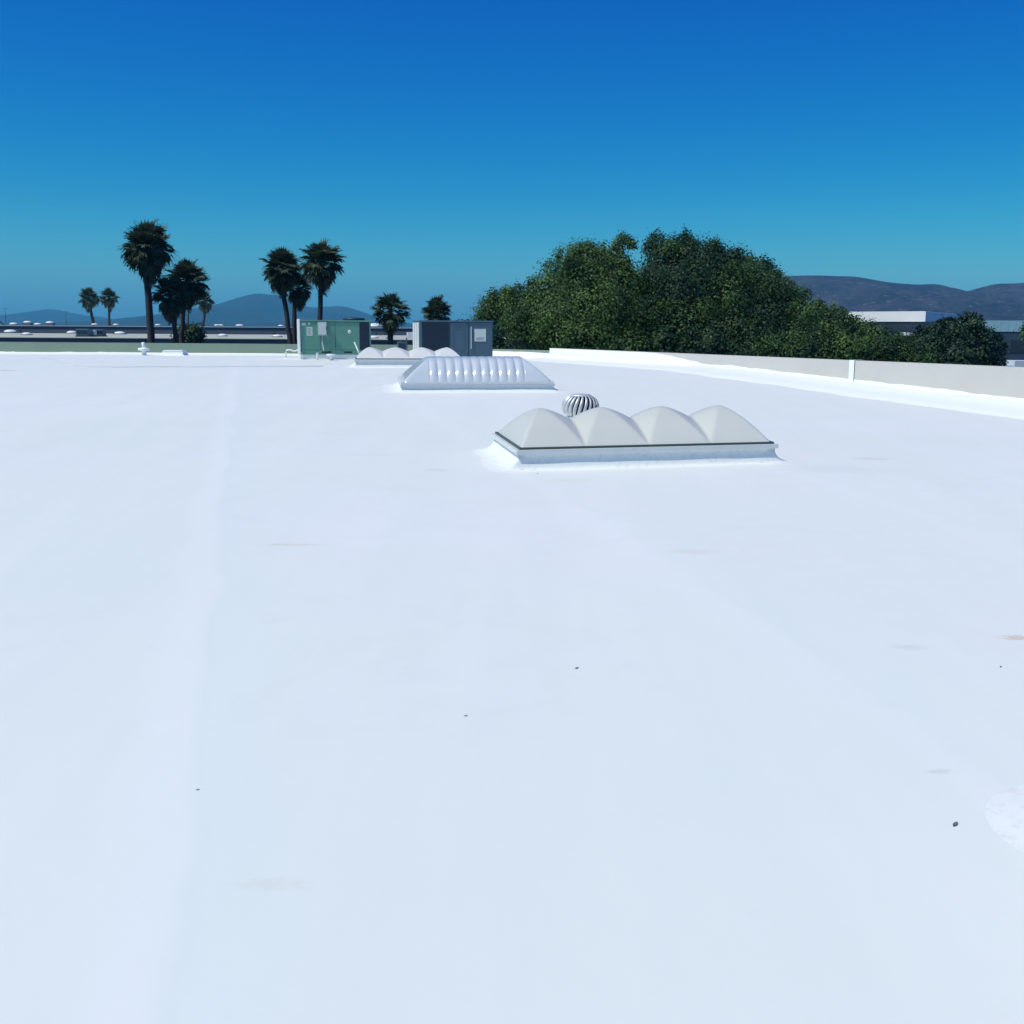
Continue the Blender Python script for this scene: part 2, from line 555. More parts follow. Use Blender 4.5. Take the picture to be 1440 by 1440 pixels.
def coat_band(p0, p1, h0, h1, ragged, out, proud, mat_, name, parent, seed, step=0.06):
    """White roof coating turned up the wall: ragged top edge, proud of the wall, flared out on to the roof."""
    p0, p1 = Vector((*p0, 0)), Vector((*p1, 0))
    L = (p1 - p0).length
    d = (p1 - p0).normalized()
    nrm = Vector((-d.y, d.x, 0))
    n = int(L / step)
    vs, fs = [], []
    for i in range(n + 1):
        t = i / n
        p = p0.lerp(p1, t)
        s = t * L
        hh = h0(t) if callable(h0) else h0 + (h1 - h0) * t
        hh += (0 if hh > .3 else ragged) * (noise.noise((s * 1.1, seed, 0)) + 0.5 * noise.noise((s * 3.7, seed, 3.1)) + (0.35 if noise.noise((s * 0.6, seed, 8)) > 0.1 else 0))
        oo = (out[0] + (out[1] - out[0]) * t) * (1 + 0.12 * noise.noise((s * 0.9, seed, 5)))
        rows = [(0.0, hh, True), (proud, hh, True), (proud + .006, hh * .55, True), (proud + 0.03, 0.10 * min(1, hh / .12), True),
                (oo * 0.30, 0.068, False), (oo * 0.65, 0.034, False), (oo, 0.004, False), (oo + .03, -0.012, False)]
        for (off, z, wall) in rows:
            q = p + nrm * off
            vs.append((q.x, q.y, roof_z(q.x, q.y) + z))
    k = 8
    for i in range(n):
        for j in range(k - 1):
            fs.append((i * k + j, (i + 1) * k + j, (i + 1) * k + j + 1, i * k + j + 1))
    return MB().add(vs, fs, True).build(name, mat_, parent)


# right parapet: inner face faces the roof (left), runs from behind the camera's right to the far corner
near = Vector(RP[0])
far = Vector(RP[1])
near = near - rd * 3.0
rp = empty('parapet_wall', (0, 0, 0))
tag(rp, 'long low beige parapet wall running back along the right roof edge', 'parapet wall')
wall_run(far, near, TOP - .005, TOP + .03, -0.2, M['parapet'], 'wall', rp, 1)


def along(px):
    """Plan point where the line of sight through pixel column px meets the right parapet."""
    v = ray(px, 510)
    s = v.x / v.y
    # near + t*rd : x = s*y
    t = (s * near.y - near.x) / (rd.x - s * rd.y)
    return near + rd * t


pj = along(1199)
pw = along(930)
inn = Vector((-rd.y, rd.x))
# coating band: from near end to about column 930, then the whole face is coated
tq = (pw - near).length / (far - near).length


def band_h(t):
    k = max(0.0, min(1.0, (t - tq + .10) / .13))
    return 0.14 + (0.352 - 0.14) * k * k * (3 - 2 * k)


coat_band(near, far, band_h, None, 0.026, (1.5, 0.9), 0.006, M['coating'], 'coating_band', rp, 11)
# coated strip over the wall joint
jd = rd * 0.07
q0, q1 = pj - jd, pj + jd
zt = TOP + .012
MB().add([(q0.x + inn.x * o, q0.y + inn.y * o, z) for o, z in ((0, zt + .012), (.02, zt + .012), (.02, -1.1))] +
         [(q1.x + inn.x * o, q1.y + inn.y * o, z) for o, z in ((0, zt + .012), (.02, zt + .012), (.02, -1.1))] +
         [(q0.x - inn.x * .24, q0.y - inn.y * .24, zt + .012), (q1.x - inn.x * .24, q1.y - inn.y * .24, zt + .012)],
         [(0, 1, 4, 3), (1, 2, 5, 4), (6, 0, 3, 7)]).build('joint_strip', M['coating'], rp)

# rear parapet (grey) from far left to the corner; its right end is coated white
rb = empty('parapet_wall', (0, 0, 0))
tag(rb, 'shaded grey green parapet wall across the back left roof edge', 'parapet wall')
RA, RB_ = Vector((-26.0, 36.2)), Vector((-0.72, 36.2))
wall_run(RA, RB_, -0.53, -0.565, -0.2, M['rear_parapet'], 'wall', rb, 1)
coat_band((RB_.x, RB_.y), (RA.x, RA.y), 0.03, 0.085, 0.035, (0.25, 0.3), 0.006, M['coating'], 'coating_band', rb, 37)
# short coated piece between the grey wall and the corner
rc = empty('parapet_wall', (0, 0, 0))
tag(rc, 'short white coated parapet piece between the grey air unit and the corner', 'parapet wall')
RCa, RCb = Vector((-0.72, 35.2)), Vector((1.3, 33.2))
wall_run(RCa, RCb, -0.66, -0.66, -0.2, M['rear_parapet'], 'wall', rc, 1)
coat_band((RCb.x, RCb.y), (RCa.x, RCa.y), 0.20, 0.22, 0.015, (0.3, 0.3), 0.006, M['coating'], 'coating_band', rc, 53)


# ------------------------------------------------------------------ skylights
def curb_mesh(L, W, h, flare, front):
    """Coated curb with the coating feathered out on to the roof round its foot."""
    nseg = 26
    per = []
    for q, (ax, ay, bx, by) in enumerate(((-1, -1, 1, -1), (1, -1, 1, 1), (1, 1, -1, 1), (-1, 1, -1, -1))):
        a0 = -math.pi / 2 + q * math.pi / 2
        for i in range(7):                                   # the corner where this side starts
            an = a0 - math.pi / 2 + math.pi / 2 * (i + .5) / 7
            per.append((ax, ay, math.cos(an), math.sin(an)))
        for i in range(nseg + 1):
            t = i / nseg
            per.append((ax + (bx - ax) * t, ay + (by - ay) * t, math.cos(a0), math.sin(a0)))
    rows = [(1.25, -0.012), (0.95, -0.001), (0.7, 0.004), (0.45, 0.014), (0.25, 0.034), (0.10, 0.070), (0.0, h * 0.75), (0.0, h)]
    vs, fs = [], []
    n = len(per)
    for (o, z) in rows:
        for j, (u, v, ex, ey) in enumerate(per):
            fl = flare * (1 + 0.35 * noise.noise((u * 2.3 + L, v * 2.3, W)))
            ox = ex * o * fl
            oy = ey * o * (fl * (front if ey < 0 else 1))
            wob = 0.004 * noise.noise((u * 4, v * 4, z * 20))
            vs.append((u * L / 2 + ox + wob, v * W / 2 + oy + wob, z))
    for r in range(len(rows) - 1):
        for j in range(n):
            j2 = (j + 1) % n
            fs.append((r * n + j, r * n + j2, (r + 1) * n + j2, (r + 1) * n + j))
    mb = MB().add(vs, fs, True)
    mb.add([(-L/2, -W/2, h), (L/2, -W/2, h), (L/2, W/2, h), (-L/2, W/2, h)], [(0, 1, 2, 3)])
    return mb


def ring(L, W, z0, z1, w):
    """Rectangular frame of width w."""
    a, b = (L / 2, W / 2), (L / 2 - w, W / 2 - w)
    vs = []
    for z in (z0, z1):
        for (x, y) in (a, b):
            vs += [(-x, -y, z), (x, -y, z), (x, y, z), (-x, y, z)]
    fs = []
    for k in range(4):
        k2 = (k + 1) % 4
        fs += [(k, k2, 8 + k2, 8 + k), (4 + k2, 4 + k, 12 + k, 12 + k2), (8 + k, 8 + k2, 12 + k2, 12 + k), (k2, k, 4 + k, 4 + k2)]
    return MB().add(vs, fs)


def fprof(s):
    s = max(0.0, min(1.0, s))
    return 1 - (1 - s) ** 1.5


def pillow_dome(L, W, H, bays=4, valley=0.62):
    nu, nv = bays * 32, 40
    vs, fs = [], []
    for j in range(nv + 1):
        v = -1 + 2 * j / nv
        for i in range(nu + 1):
            t = i / nu * bays
            b = min(bays - 1, int(t))
            u = (t - b) * 2 - 1
            su, sv = fprof(1 - abs(u)), fprof(1 - abs(v))
            outer = (b == 0 and u < 0) or (b == bays - 1 and u > 0)
            k = 70.0                                            # soft minimum: moulded, not knife-sharp, creases
            def smin(a, c):
                return -math.log(math.exp(-k * a) + math.exp(-k * c)) / k + 0.0
            if outer:
                z = H * max(0, min(su, sv, smin(su, sv) + 0.006))
            else:
                z = H * (valley * sv + (1 - valley) * max(0, min(su, sv, smin(su, sv) + 0.006)))
            vs.append((-L / 2 + L * i / nu, v * W / 2, z))
    for j in range(nv):
        for i in range(nu):
            a = j * (nu + 1) + i
            fs.append((a, a + 1, a + nu + 2, a + nu + 1))
    return MB().add(vs, fs, True)


def ribbed_dome(L, W, H, ribs=11, hip=0.46, amp=0.022):
    nu, nv = 260, 36
    vs, fs = [], []
    span = L - 2 * hip
    for j in range(nv + 1):
        v = -1 + 2 * j / nv
        base = (1 - abs(v) ** 3.0)
        for i in range(nu + 1):
            x = -L / 2 + L * i / nu
            e = min(1.0, (L / 2 - abs(x)) / hip)
            z = H * min(base, e ** 0.85 * 1.0)
            inside = (abs(x) < span / 2) and base > 0.0
            if inside and 0.03 < base:
                ph = (x + span / 2) / span * ribs
                w = abs(math.sin(math.pi * ph)) ** 0.8 - 0.5
                fade = min(1, (base - 0.03) / 0.14) * (1 - 0.85 * max(0, (base - .55) / .45) ** 1.2)
                z += amp * 2 * w * fade
            vs.append((x, v * W / 2, max(0, z)))
    for j in range(nv):
        for i in range(nu):
            a = j * (nu + 1) + i
            fs.append((a, a + 1, a + nu + 2, a + nu + 1))
    return MB().add(vs, fs, True)


def make_skylight(corner_px, label, style, L, W, curb_h, H, flare, yaw, group, corner=None, front=0.4):
    p = corner if corner is not None else on_roof(*corner_px)
    tilt = math.atan(0.0325) if p.y < 22 else 0.0
    m = Matrix.Rotation(tilt, 3, 'X') @ Matrix.Rotation(yaw, 3, 'Z')
    o = p - m @ Vector((-L / 2, -W / 2, 0))
    t = empty('skylight', o, yaw, tilt)
    tag(t, label, 'skylight', group)
    curb_mesh(L, W, curb_h, flare, front).build('curb', M['curb'], t)
    fr = ring(L + 0.05, W + 0.05, curb_h + 0.003, curb_h + 0.045, 0.09).build('frame', M['alu'], t)
    if style == 'pillow':
        ring(L - 0.02, W - 0.02, curb_h + 0.047, curb_h + 0.066, 0.05).build('gasket', M['gasket'], fr)
        d = pillow_dome(L - 0.06, W - 0.06, H)
    else:
        ring(L + 0.075, W + 0.075, curb_h - 0.03, curb_h + 0.002, 0.035).build('frame_lip', M['ribbed_dome'], fr)
        d = ribbed_dome(L - 0.04, W - 0.04, H)
    d.build('dome', M['white_dome' if p.y > 22 else 'dome' if style == 'pillow' else 'ribbed_dome'], t, (0, 0, curb_h + 0.06 if style == 'pillow' else curb_h + .046))
    return t


GS = 'skylights in a row on the white roof'
s1 = make_skylight((729, 661), 'nearest whole skylight with four opal pillow domes in front of the turbine vent', 'pillow', 2.74, 1.30, 0.155, 0.33, 0.34, R(11.8), GS, front=0.26)
s2 = make_skylight((566, 552), 'ribbed bluish white barrel skylight with eleven shining ribs', 'ribbed', 2.66, 1.45, 0.13, 0.40, 0.32, R(8), GS)
s3 = make_skylight((500, 517), 'farthest skylight with low white pillow domes before the two air units', 'pillow', 2.58, 1.3, 0.15, 0.26, 0.2, R(9), GS)
S0C = on_roof(1408, 1150) + Vector((0.30, -0.10, 0)) + Vector((0.28, -1.27, 0))   # front left corner, from the back left one in sight
S0C.z = roof_z(S0C.x, S0C.y)
s0 = make_skylight(None, 'skylight mostly outside the right frame edge, showing only a white coated corner', 'pillow', 2.66, 1.30, 0.19, 0.34, 0.36, R(12.5), GS,
                   corner=S0C, front=0.8)

# ------------------------------------------------------------------ turbine vent behind the first skylight
tp = Vector(((815 - CX) / FPX * 13.3, 13.3, 0))
tp.z = roof_z(tp.x, tp.y) - .035
tv = empty('turbine_vent', tp, 0)
tag(tv, 'galvanised spinning turbine vent with curved fins behind the pillow skylight', 'roof vent')
MB().lathe([(0.34, 0.02), (0.30, 0.045), (0.17, 0.06), (0.15, 0.08), (0.15, 0.24)], 28).build('flashing', M['coating'], tv)
MB().lathe([(0.165, 0.235), (0.172, 0.24), (0.172, 0.265), (0.15, 0.27)], 28).build('collar', M['galv'], tv)
MB().lathe([(0.14, 0.26), (0.15, 0.30), (0.15, 0.46), (0.10, 0.50)], 24).build('core', M['black'], tv)
RT, ZC, HZT = 0.232, 0.385, 0.135
fin_me = None
nf = 22
for k in range(nf):
    if fin_me is None:
        vs, fs = [], []
        seg = 10
        for i in range(seg + 1):
            ph = -1.12 + 2.24 * i / seg
            r = RT * (abs(math.cos(ph)) ** 0.68)
            z = ZC + HZT * math.sin(ph) / math.sin(1.12)
            a0 = 0.20 * math.sin(ph)
            for da, rr in ((0.0, r), (0.10, r * 1.005), (0.19, r * 0.93), (0.19, r * 0.90), (0.0, r * 0.97)):
                vs.append((rr * math.cos(a0 + da), rr * math.sin(a0 + da), z))
        for i in range(seg):
            for j in range(5):
                j2 = (j + 1) % 5
                fs.append((i * 5 + j, i * 5 + j2, i * 5 + 5 + j2, i * 5 + 5 + j))
        o = MB().add(vs, fs, True).build('fin', M['galv'], tv)
        fin_me = o.data
    else:
        o = link('fin', fin_me, tv)
    o.rotation_euler = (0, 0, 2 * math.pi * k / nf)
MB().lathe([(0.135, 0.512), (0.13, 0.522), (0.11, 0.535), (0.04, 0.542)], 28).build('cap', M['galv'], tv)


# ------------------------------------------------------------------ rooftop air units
def louvres(mb, x0, x1, y, z0, z1, n, depth=0.02, horiz=True):
    for i in range(n):
        if horiz:
            z = z0 + (z1 - z0) * (i + .5) / n
            mb.box(x0, x1, y - depth, y, z - 0.006, z + 0.006)
        else:
            x = x0 + (x1 - x0) * (i + .5) / n
            mb.box(x - 0.006, x + 0.006, y - depth, y, z0, z1)
    return mb


def unit_base(px_left, py_foot, name, label, w, dep, d):
    v = ray(px_left, py_foot)
    p = v * (d / v.y)
    yaw = R(14)
    t = empty(name, (p.x, p.y, roof_z(p.x, p.y)), yaw)
    tag(t, label, 'air conditioner', 'rooftop air units by the rear parapet')
    return t


# green unit: local x along its front, y away from the camera, origin at the front left foot
W1, D1, ZB, ZT = 2.02, 1.15, 0.18, 1.12
u1 = unit_base(424, 506, 'rooftop_air_unit', 'green rooftop air unit with white label and metal switch box', W1, D1, 31.6)
g, dk = M['green'], M['coil']
MB().box(0.0, W1, 0.03, D1, ZB + .03, ZT - .03).build('body', g, u1)
px1 = lambda px: (px - 424) / 96.0 * W1
for (a, b) in ((424, 451), (451, 471), (471, 505)):
    MB().box(px1(a) + .006, px1(b) - .006, 0.0, 0.028, ZB + .10, ZT - .045, .006).build('access_panel', g, u1)
co = MB().box(px1(505), px1(518.5), 0.008, 0.027, ZB + .06, ZT - .045).build('condenser_coil', dk, u1)
cg = louvres(MB(), px1(505) + .01, px1(518.5) - .01, 0.006, ZB + .08, ZT - .06, 16).build('coil_guard', dk, co)
MB().box(px1(518.5), W1 + .012, 0.0, 0.028, ZB + .03, ZT - .04, .004).build('corner_post', g, u1)
MB().box(-0.02, W1 + .03, -0.02, D1 + .02, ZT - .03, ZT + .012, .01).build('top_panel', g, u1)
rail = MB()
rail.box(0.02, W1, 0.004, 0.03, ZB - .03, ZB + .095, .004)
rail.build('base_rail', g, u1)
for (a, b) in ((452, 465), (483, 494)):
    MB().box(px1(a), px1(b), -0.001, 0.012, ZB + .005, ZB + .05).build('fork_slot', M['black'], u1)
MB().box(-0.05, -0.012, -0.03, D1, ZB - .06, ZT + .04, .008).build('end_guard', M['galv_light'], u1)
lb = MB().box(px1(432), px1(440), -0.004, -0.0005, 0.68, 0.93).build('data_label', M['label'], u1)
for i in range(5):
    MB().box(px1(433), px1(439) - .02 * (i % 3), -0.0065, -0.0045, 0.72 + .04 * i, 0.733 + .04 * i).build('print_line', M['print'], lb)
sb = MB().box(px1(447), px1(459.5), -0.11, -0.001, 0.69, 1.08, .012).build('switch_box', M['box_metal'], u1)
MB().box(px1(448.2), px1(458.2), -0.122, -0.1105, 0.72, 1.055, .006).build('door', M['label'], sb)
MB().box(px1(458.6), px1(459.6), -0.135, -0.112, 0.84, 0.93, .004).build('handle', M['black'], sb)
MB().tube([(px1(453), -.05, 0.69), (px1(453), -.05, 0.45), (px1(454.5), -.04, 0.3), (px1(454.5), -.01, 0.24)], .018, 8).build('conduit', M['galv'], u1)
MB().box(px1(425.5), px1(431), -0.003, -0.0005, 0.98, 1.04).build('maker_badge', M['label'], u1)
MB().box(px1(434.5), px1(437), -0.003, -0.0005, 1.0, 1.06).build('sticker', M['label'], u1)
bd = MB().lathe([(0.055, 0.0), (0.055, 0.006), (0.02, 0.008)], 16).build('round_badge', M['label'], u1)
bd.location, bd.rotation_euler = (px1(491), -0.001, 0.80), (math.pi / 2, 0, 0)
fg = MB().lathe([(0.33, 0), (0.33, 0.05), (0.30, 0.07), (0.10, 0.085), (0.02, 0.09)], 28).build('fan_guard', M['coil'], u1)
fg.location = (px1(500), 0.6, ZT + .012)
cb = MB().box(0.04, W1 - .10, 0.02, D1 - .05, -0.02, ZB - .032, .02).build('support_curb', M['curb'], u1)

# supports and drain parts in front of the green unit
W2, D2 = 2.10, 1.2
gp = empty('drain_pipe', at(402, 499, 32.2), R(14))
gp.location.z = roof_z(0, 32.2)
tag(gp, 'white drain pipe bent like a goal post left of green unit', 'pipe')
MB().tube([(0, 0, 0), (0, 0, .20), (.02, 0, .255), (.07, 0, .27), (.16, 0, .26), (.25, .02, .225), (.32, .03, .25), (.42, .05, .26)], .024, 10).build('pipe', M['white_pipe'], gp)
MB().lathe([(0.07, -.01), (0.05, .02), (0.03, .03)], 14).build('foot', M['coating'], gp)

sp = empty('pipe_support', at(466, 505, 30.9))
sp.location.z = roof_z(0, 30.9)
tag(sp, 'white mushroom shaped support pad standing before the green unit', 'pipe support')
MB().lathe([(0.06, -.01), (0.055, .10), (0.05, .12)], 16).build('stem', M['coating'], sp)
MB().lathe([(0.11, .122), (0.15, .135), (0.15, .17), (0.10, .185)], 18).build('pad', M['white_pipe'], sp)
s4 = empty('pipe_post', at(446.5, 507, 31.0))
s4.location.z = roof_z(0, 31.0)
tag(s4, 'thin white upright stub pipe in front of the green unit curb', 'pipe')
MB().tube([(0, 0, -.01), (0, 0, .19)], .026, 10).build('pipe', M['white_pipe'], s4)
MB().lathe([(0.034, .185), (0.034, .21), (0.02, .215)], 12).build('cap', M['white_pipe'], s4)

st = empty('leaning_strut', at(505, 496, 31.0))
tag(st, 'pale metal strut leaning against the right end of green unit', 'strut')
a = at(498.5, 481.5, 31.35) - st.location
b = at(506, 499, 31.0) - st.location
MB().tube([b, a], .022, 8).build('rod', M['galv_light'], st)
MB().lathe([(0.04, -.02), (0.04, .0), (.02, .01)], 10).build('end_clip', M['galv_light'], st, b)

# grey unit
u2 = unit_base(591, 506, 'rooftop_air_unit', 'dark grey rooftop air unit with square white notice', W2, D2, 30.6)
gu = M['grey_unit']
px2 = lambda px: (px - 591) / 99.0 * W2
ZT2 = 1.13
MB().box(0.0, W2, 0.03, D2, 0.14, ZT2 - .03).build('body', gu, u2)
co = MB().box(px2(594), px2(630), 0.006, 0.027, 0.15, ZT2 - .04).build('condenser_coil', dk, u2)
louvres(MB(), px2(594) + .01, px2(630) - .01, 0.004, 0.18, ZT2 - .06, 18).build('coil_guard', dk, co)
MB().box(-.004, px2(594) - .004, 0.0, 0.028, 0.14, ZT2 - .035, .004).build('corner_post', gu, u2)
for (a, b) in ((631, 656), (657, 689)):
    pn = MB().box(px2(a) + .005, px2(b) - .005, 0.0, 0.028, 0.155, ZT2 - .045, .006).build('access_panel', gu, u2)
dr = ring(px2(651) - px2(635), 0.62, -0.006, 0.004, 0.018).build('door_frame', gu, u2, ((px2(635) + px2(651)) / 2, -0.004, 0.62), (math.pi / 2, 0, 0))
hd = MB().box(px2(659.5), px2(660.6), -0.03, -0.001, 0.35, 0.98, .004).build('door_handle', M['galv'], u2)
nt = MB().box(px2(664.5), px2(680.5), -0.008, -0.001, 0.56, 0.91, .003).build('notice_plate', M['label'], u2)
for i in range(3):
    MB().box(px2(667), px2(678) - .05 * (i % 2), -0.0105, -0.0085, 0.60 + .028 * i, 0.611 + .028 * i).build('print_line', M['print'], nt)
MB().box(-0.02, W2 + .02, -0.02, D2 + .02, ZT2 - .03, ZT2 + .012, .01).build('top_panel', gu, u2)
for i, o in enumerate((0.10, 0.48, 0.86)):
    MB().box(-0.03, -0.006, 0.0 + o, 0.30 + o, 0.16, ZT2 - .05, .006).build('end_guard', M['galv_light'], u2)
MB().box(0.06, W2 - .12, 0.05, D2 - .05, 0.035, 0.138, .01).build('base_rail', M['box_metal'], u2)
MB().box(px2(650), px2(662), 0.01, 0.05, 0.05, 0.125).build('fork_slot', M['black'], u2)
for x in (0.05, W2 - .10):
    for y in (0.02, D2 - .12):
        MB().box(x, x + .10, y, y + .10, -0.02, 0.139, .004).build('leg', M['coil'], u2)

# small condenser and white hood seen between the two units
cd = empty('condenser_box', at(559.5, 497, 34.0), R(10))
cd.location.z = roof_z(0, 34)
tag(cd, 'small dark condenser box low between the green and grey units', 'air conditioner', 'rooftop air units by the rear parapet')
MB().box(0, .27, 0, .3, .06, .50, .012).build('body', M['grey_unit'], cd)
louvres(MB(), .02, .25, -0.001, .10, .46, 12, .008).build('coil_guard', M['coil'], cd)
MB().lathe([(0.11, 0), (0.11, .02), (0.03, .03)], 18).build('fan_guard', M['coil'], cd, (.135, .15, .50))
for x in (.0, .23):
    MB().box(x, x + .04, 0.02, .28, -.02, .06).build('foot', M['black'], cd)

hd = empty('vent_hood', at(572, 500, 33.4), R(14))
hd.location.z = roof_z(0, 33.4)
tag(hd, 'white bent vent hood on a thin pipe left of grey unit', 'roof vent')
MB().tube([(0, 0, -.02), (0, 0, .5), (.005, 0, .62), (.03, 0, .68)], .022, 8).build('pipe', M['mast'], hd)
mb = MB()
mb.add([(0, -.1, .62), (.22, -.1, .62), (.26, -.1, .81), (.02, -.1, .80), (0.02, .1, .62), (.22, .1, .62), (.26, .1, .81), (.02, .1, .80)],
       [(0, 1, 2, 3), (5, 4, 7, 6), (0, 4, 5, 1), (3, 2, 6, 7), (0, 3, 7, 4), (1, 5, 6, 2)])
mb.build('hood', M['white_pipe'], hd)

# little dark stub pipes right of the grey unit
for (px, lab) in ((694, 'small dark stub pipe close beside the grey unit foot'), (713.5, 'small dark bent stub pipe before the white parapet piece')):
    e = empty('stub_pipe', at(px, 505, 31.5))
    e.location.z = roof_z(0, 31.5)
    tag(e, lab, 'pipe', 'dark stub pipes right of the grey unit')
    MB().tube([(0, 0, -.01), (0, 0, .09), (.01, 0, .12), (.045, 0, .125)], .017, 8).build('pipe', M['mast'], e)
    MB().lathe([(0.05, -.01), (0.04, .012), (0.02, .02)], 12).build('foot', M['coating'], e)

# plumbing vent stack with a collar, and the low white curb near the rear parapet
pv = empty('vent_stack', at(203, 502, 35.2))
pv.location.z = roof_z(0, 35.2)
tag(pv, 'white coated vent stack with wide collar before the rear parapet', 'roof vent')
MB().lathe([(0.12, -.01), (0.075, .03), (0.065, .10), (0.065, .16)], 16).build('base', M['coating'], pv)
MB().lathe([(0.07, .14), (0.17, .16), (0.185, .19), (0.17, .235), (0.06, .25)], 18).build('collar', M['coating'], pv)
MB().tube([(0, 0, .24), (-.01, 0, .34), (-.02, 0, .42)], [.06, .05, .05], 14).build('pipe', M['coating'], pv)
pc = empty('roof_curb', at(246, 502, 35.4))
pc.location.z = roof_z(0, 35.4)
tag(pc, 'low white coated box curb right of the vent stack', 'roof curb')
curb_mesh(0.66, 0.5, 0.135, 0.14, 1.0).build('curb', M['coating'], pc)
MB().box(-.315, .315, -.235, .235, .137, .17, .015).build('lid', M['coating'], pc)

# thin cable lying on the roof
pts = [on_roof(px, py) + Vector((0, 0, .006)) for px, py in ((58, 503), (72, 506), (90, 511), (106, 514.5), (130, 516), (165, 516.5), (215, 516), (270, 516.2), (330, 515.6), (390, 515.8), (455, 515.2))]
cbl = MB().tube(pts, .007, 6).build('cable', M['cable'])
tag(cbl, 'thin grey cable lying across the far left roof surface', 'cable')

# bits of dry leaf on the roof
DEB = [(811, 940, .028, 'tiny dark leaf scrap on open roof below the pillow skylight', 1), (655, 1007, .018, 'tiny dark speck of debris left of the roof middle', 2),
       (1343, 1160, .042, 'curled dark leaf on the roof near the right edge', 3), (1407, 938, .02, 'small grey leaf scrap below the orange stain at right', 4),
       (278, 1111, .014, 'tiny leaf crumb beside the long left roof seam', 5), (756, 666, .03, 'small grey scrap just below nearest pillow skylight', 6)]
for (px, py, s, lab, sd) in DEB:
    s *= 0.5
    r2 = random.Random(sd)
    p = on_roof(px, py)
    vs, fs = [], []
    for i in range(7):
        t = i / 6 * 2 - 1
        w = s * 0.26 * (1 - t * t) + .001
        c = s * 0.14 * t * t + 0.001 + r2.random() * s * .06
        vs += [(t * s, -w, c + w * .5), (t * s, 0, c), (t * s, w * .8, c + w * .6)]
    for i in range(6):
        for j in range(2):
            a = i * 3 + j
            fs.append((a, a + 1, a + 4, a + 3))
    o = MB().add(vs, fs, True).build('leaf_scrap', M['debris'], None, (p.x, p.y, p.z), (0, 0, r2.random() * .9 + .1))
    tag(o, lab, 'dry leaf')

# ------------------------------------------------------------------ ground and far hills
gnd = MB().add([(-7600, -600, GROUND), (5600, -600, GROUND), (5600, 10400, GROUND), (-7600, 10400, GROUND)], [(0, 1, 2, 3)]).build('ground', M['asphalt'])
tag(gnd, kind='structure')


def hill_mat(name, c1, c2, c3, sc):
    m, n, l, b = new_mat(name)
    tc = node(n, 'ShaderNodeTexCoord')
    n1 = node(n, 'ShaderNodeTexNoise', Scale=sc, Detail=9.0, Roughness=0.62)
    n2 = node(n, 'ShaderNodeTexNoise', Scale=sc * 5, Detail=6.0, Roughness=0.7)
    l.new(tc.outputs['Object'], n1.inputs['Vector'])
    l.new(tc.outputs['Object'], n2.inputs['Vector'])
    cr = node(n, 'ShaderNodeValToRGB')
    cr.color_ramp.elements[0].position, cr.color_ramp.elements[1].position = 0.38, 0.62
    cr.color_ramp.elements[0].color, cr.color_ramp.elements[1].color = (*c1, 1), (*c2, 1)
    l.new(n1.outputs['Fac'], cr.inputs[0])
    mr = node(n, 'ShaderNodeMapRange')
    mr.inputs[1].default_value, mr.inputs[2].default_value, mr.inputs[4].default_value = .57, .70, .55
    l.new(n2.outputs['Fac'], mr.inputs[0])
    mx = node(n, 'ShaderNodeMix', data_type='RGBA')
    l.new(mr.outputs[0], mx.inputs[0])
    l.new(cr.outputs[0], mx.inputs[6])
    mx.inputs[7].default_value = (*c3, 1)
    l.new(mx.outputs[2], b.inputs['Base Color'])
    b.inputs['Roughness'].default_value = 0.95
    b.inputs['Specular IOR Level'].default_value = 0.1
    return m


def ridge(name, pts, d0, front, back, mat_, gully, gs, seed, nx=220, nt=46):
    px = np.array([p[0] for p in pts], float)
    py = np.array([p[1] for p in pts], float)
    vs = []
    xs_ = np.linspace(px[0], px[-1], nx)
    # smooth interpolation of the skyline
    ysm = np.interp(xs_, px, py)
    ker = np.ones(5) / 5
    ysm = np.convolve(np.pad(ysm, 2, mode='edge'), ker, 'valid')
    for i in range(nx):
        crest = at(xs_[i], ysm[i], d0)
        H = crest.z - GROUND
        for j in range(nt):
            t = j / (nt - 1) * 1.5
            if t <= 1.0:
                y = d0 - front * (1 - t)
                prof = t ** 1.25
            else:
                y = d0 + back * (t - 1) * 2
                prof = (1 - (t - 1) * 2) ** 1.2
            q = Vector((crest.x * gs, y * gs, seed))
            r = 1 - abs(noise.fractal(q, 1.0, 2.0, 5)) * 1.6
            amp = gully * (1 - abs(2 * prof - 1) ** 2) * H
            z = GROUND - 0.5 + H * prof - amp * (1 - r) * 0.8 + 0.02 * H * noise.noise(q * 3.7) * prof
            # never above the measured skyline
            if t < 1.0:
                lim = crest.z * (y / d0) - 0.01 * H
                if prof > .5: z = min(z, lim)
            vs.append((crest.x, y, z))
    vs = np.array(vs)
    idx = np.arange(nx * nt).reshape(nx, nt)
    F = np.stack([idx[:-1, :-1], idx[1:, :-1], idx[1:, 1:], idx[:-1, 1:]], -1).reshape(-1, 4)
    o = link(name, np_mesh(name, vs, F, mat_, True))
    return tag(o, kind='structure')


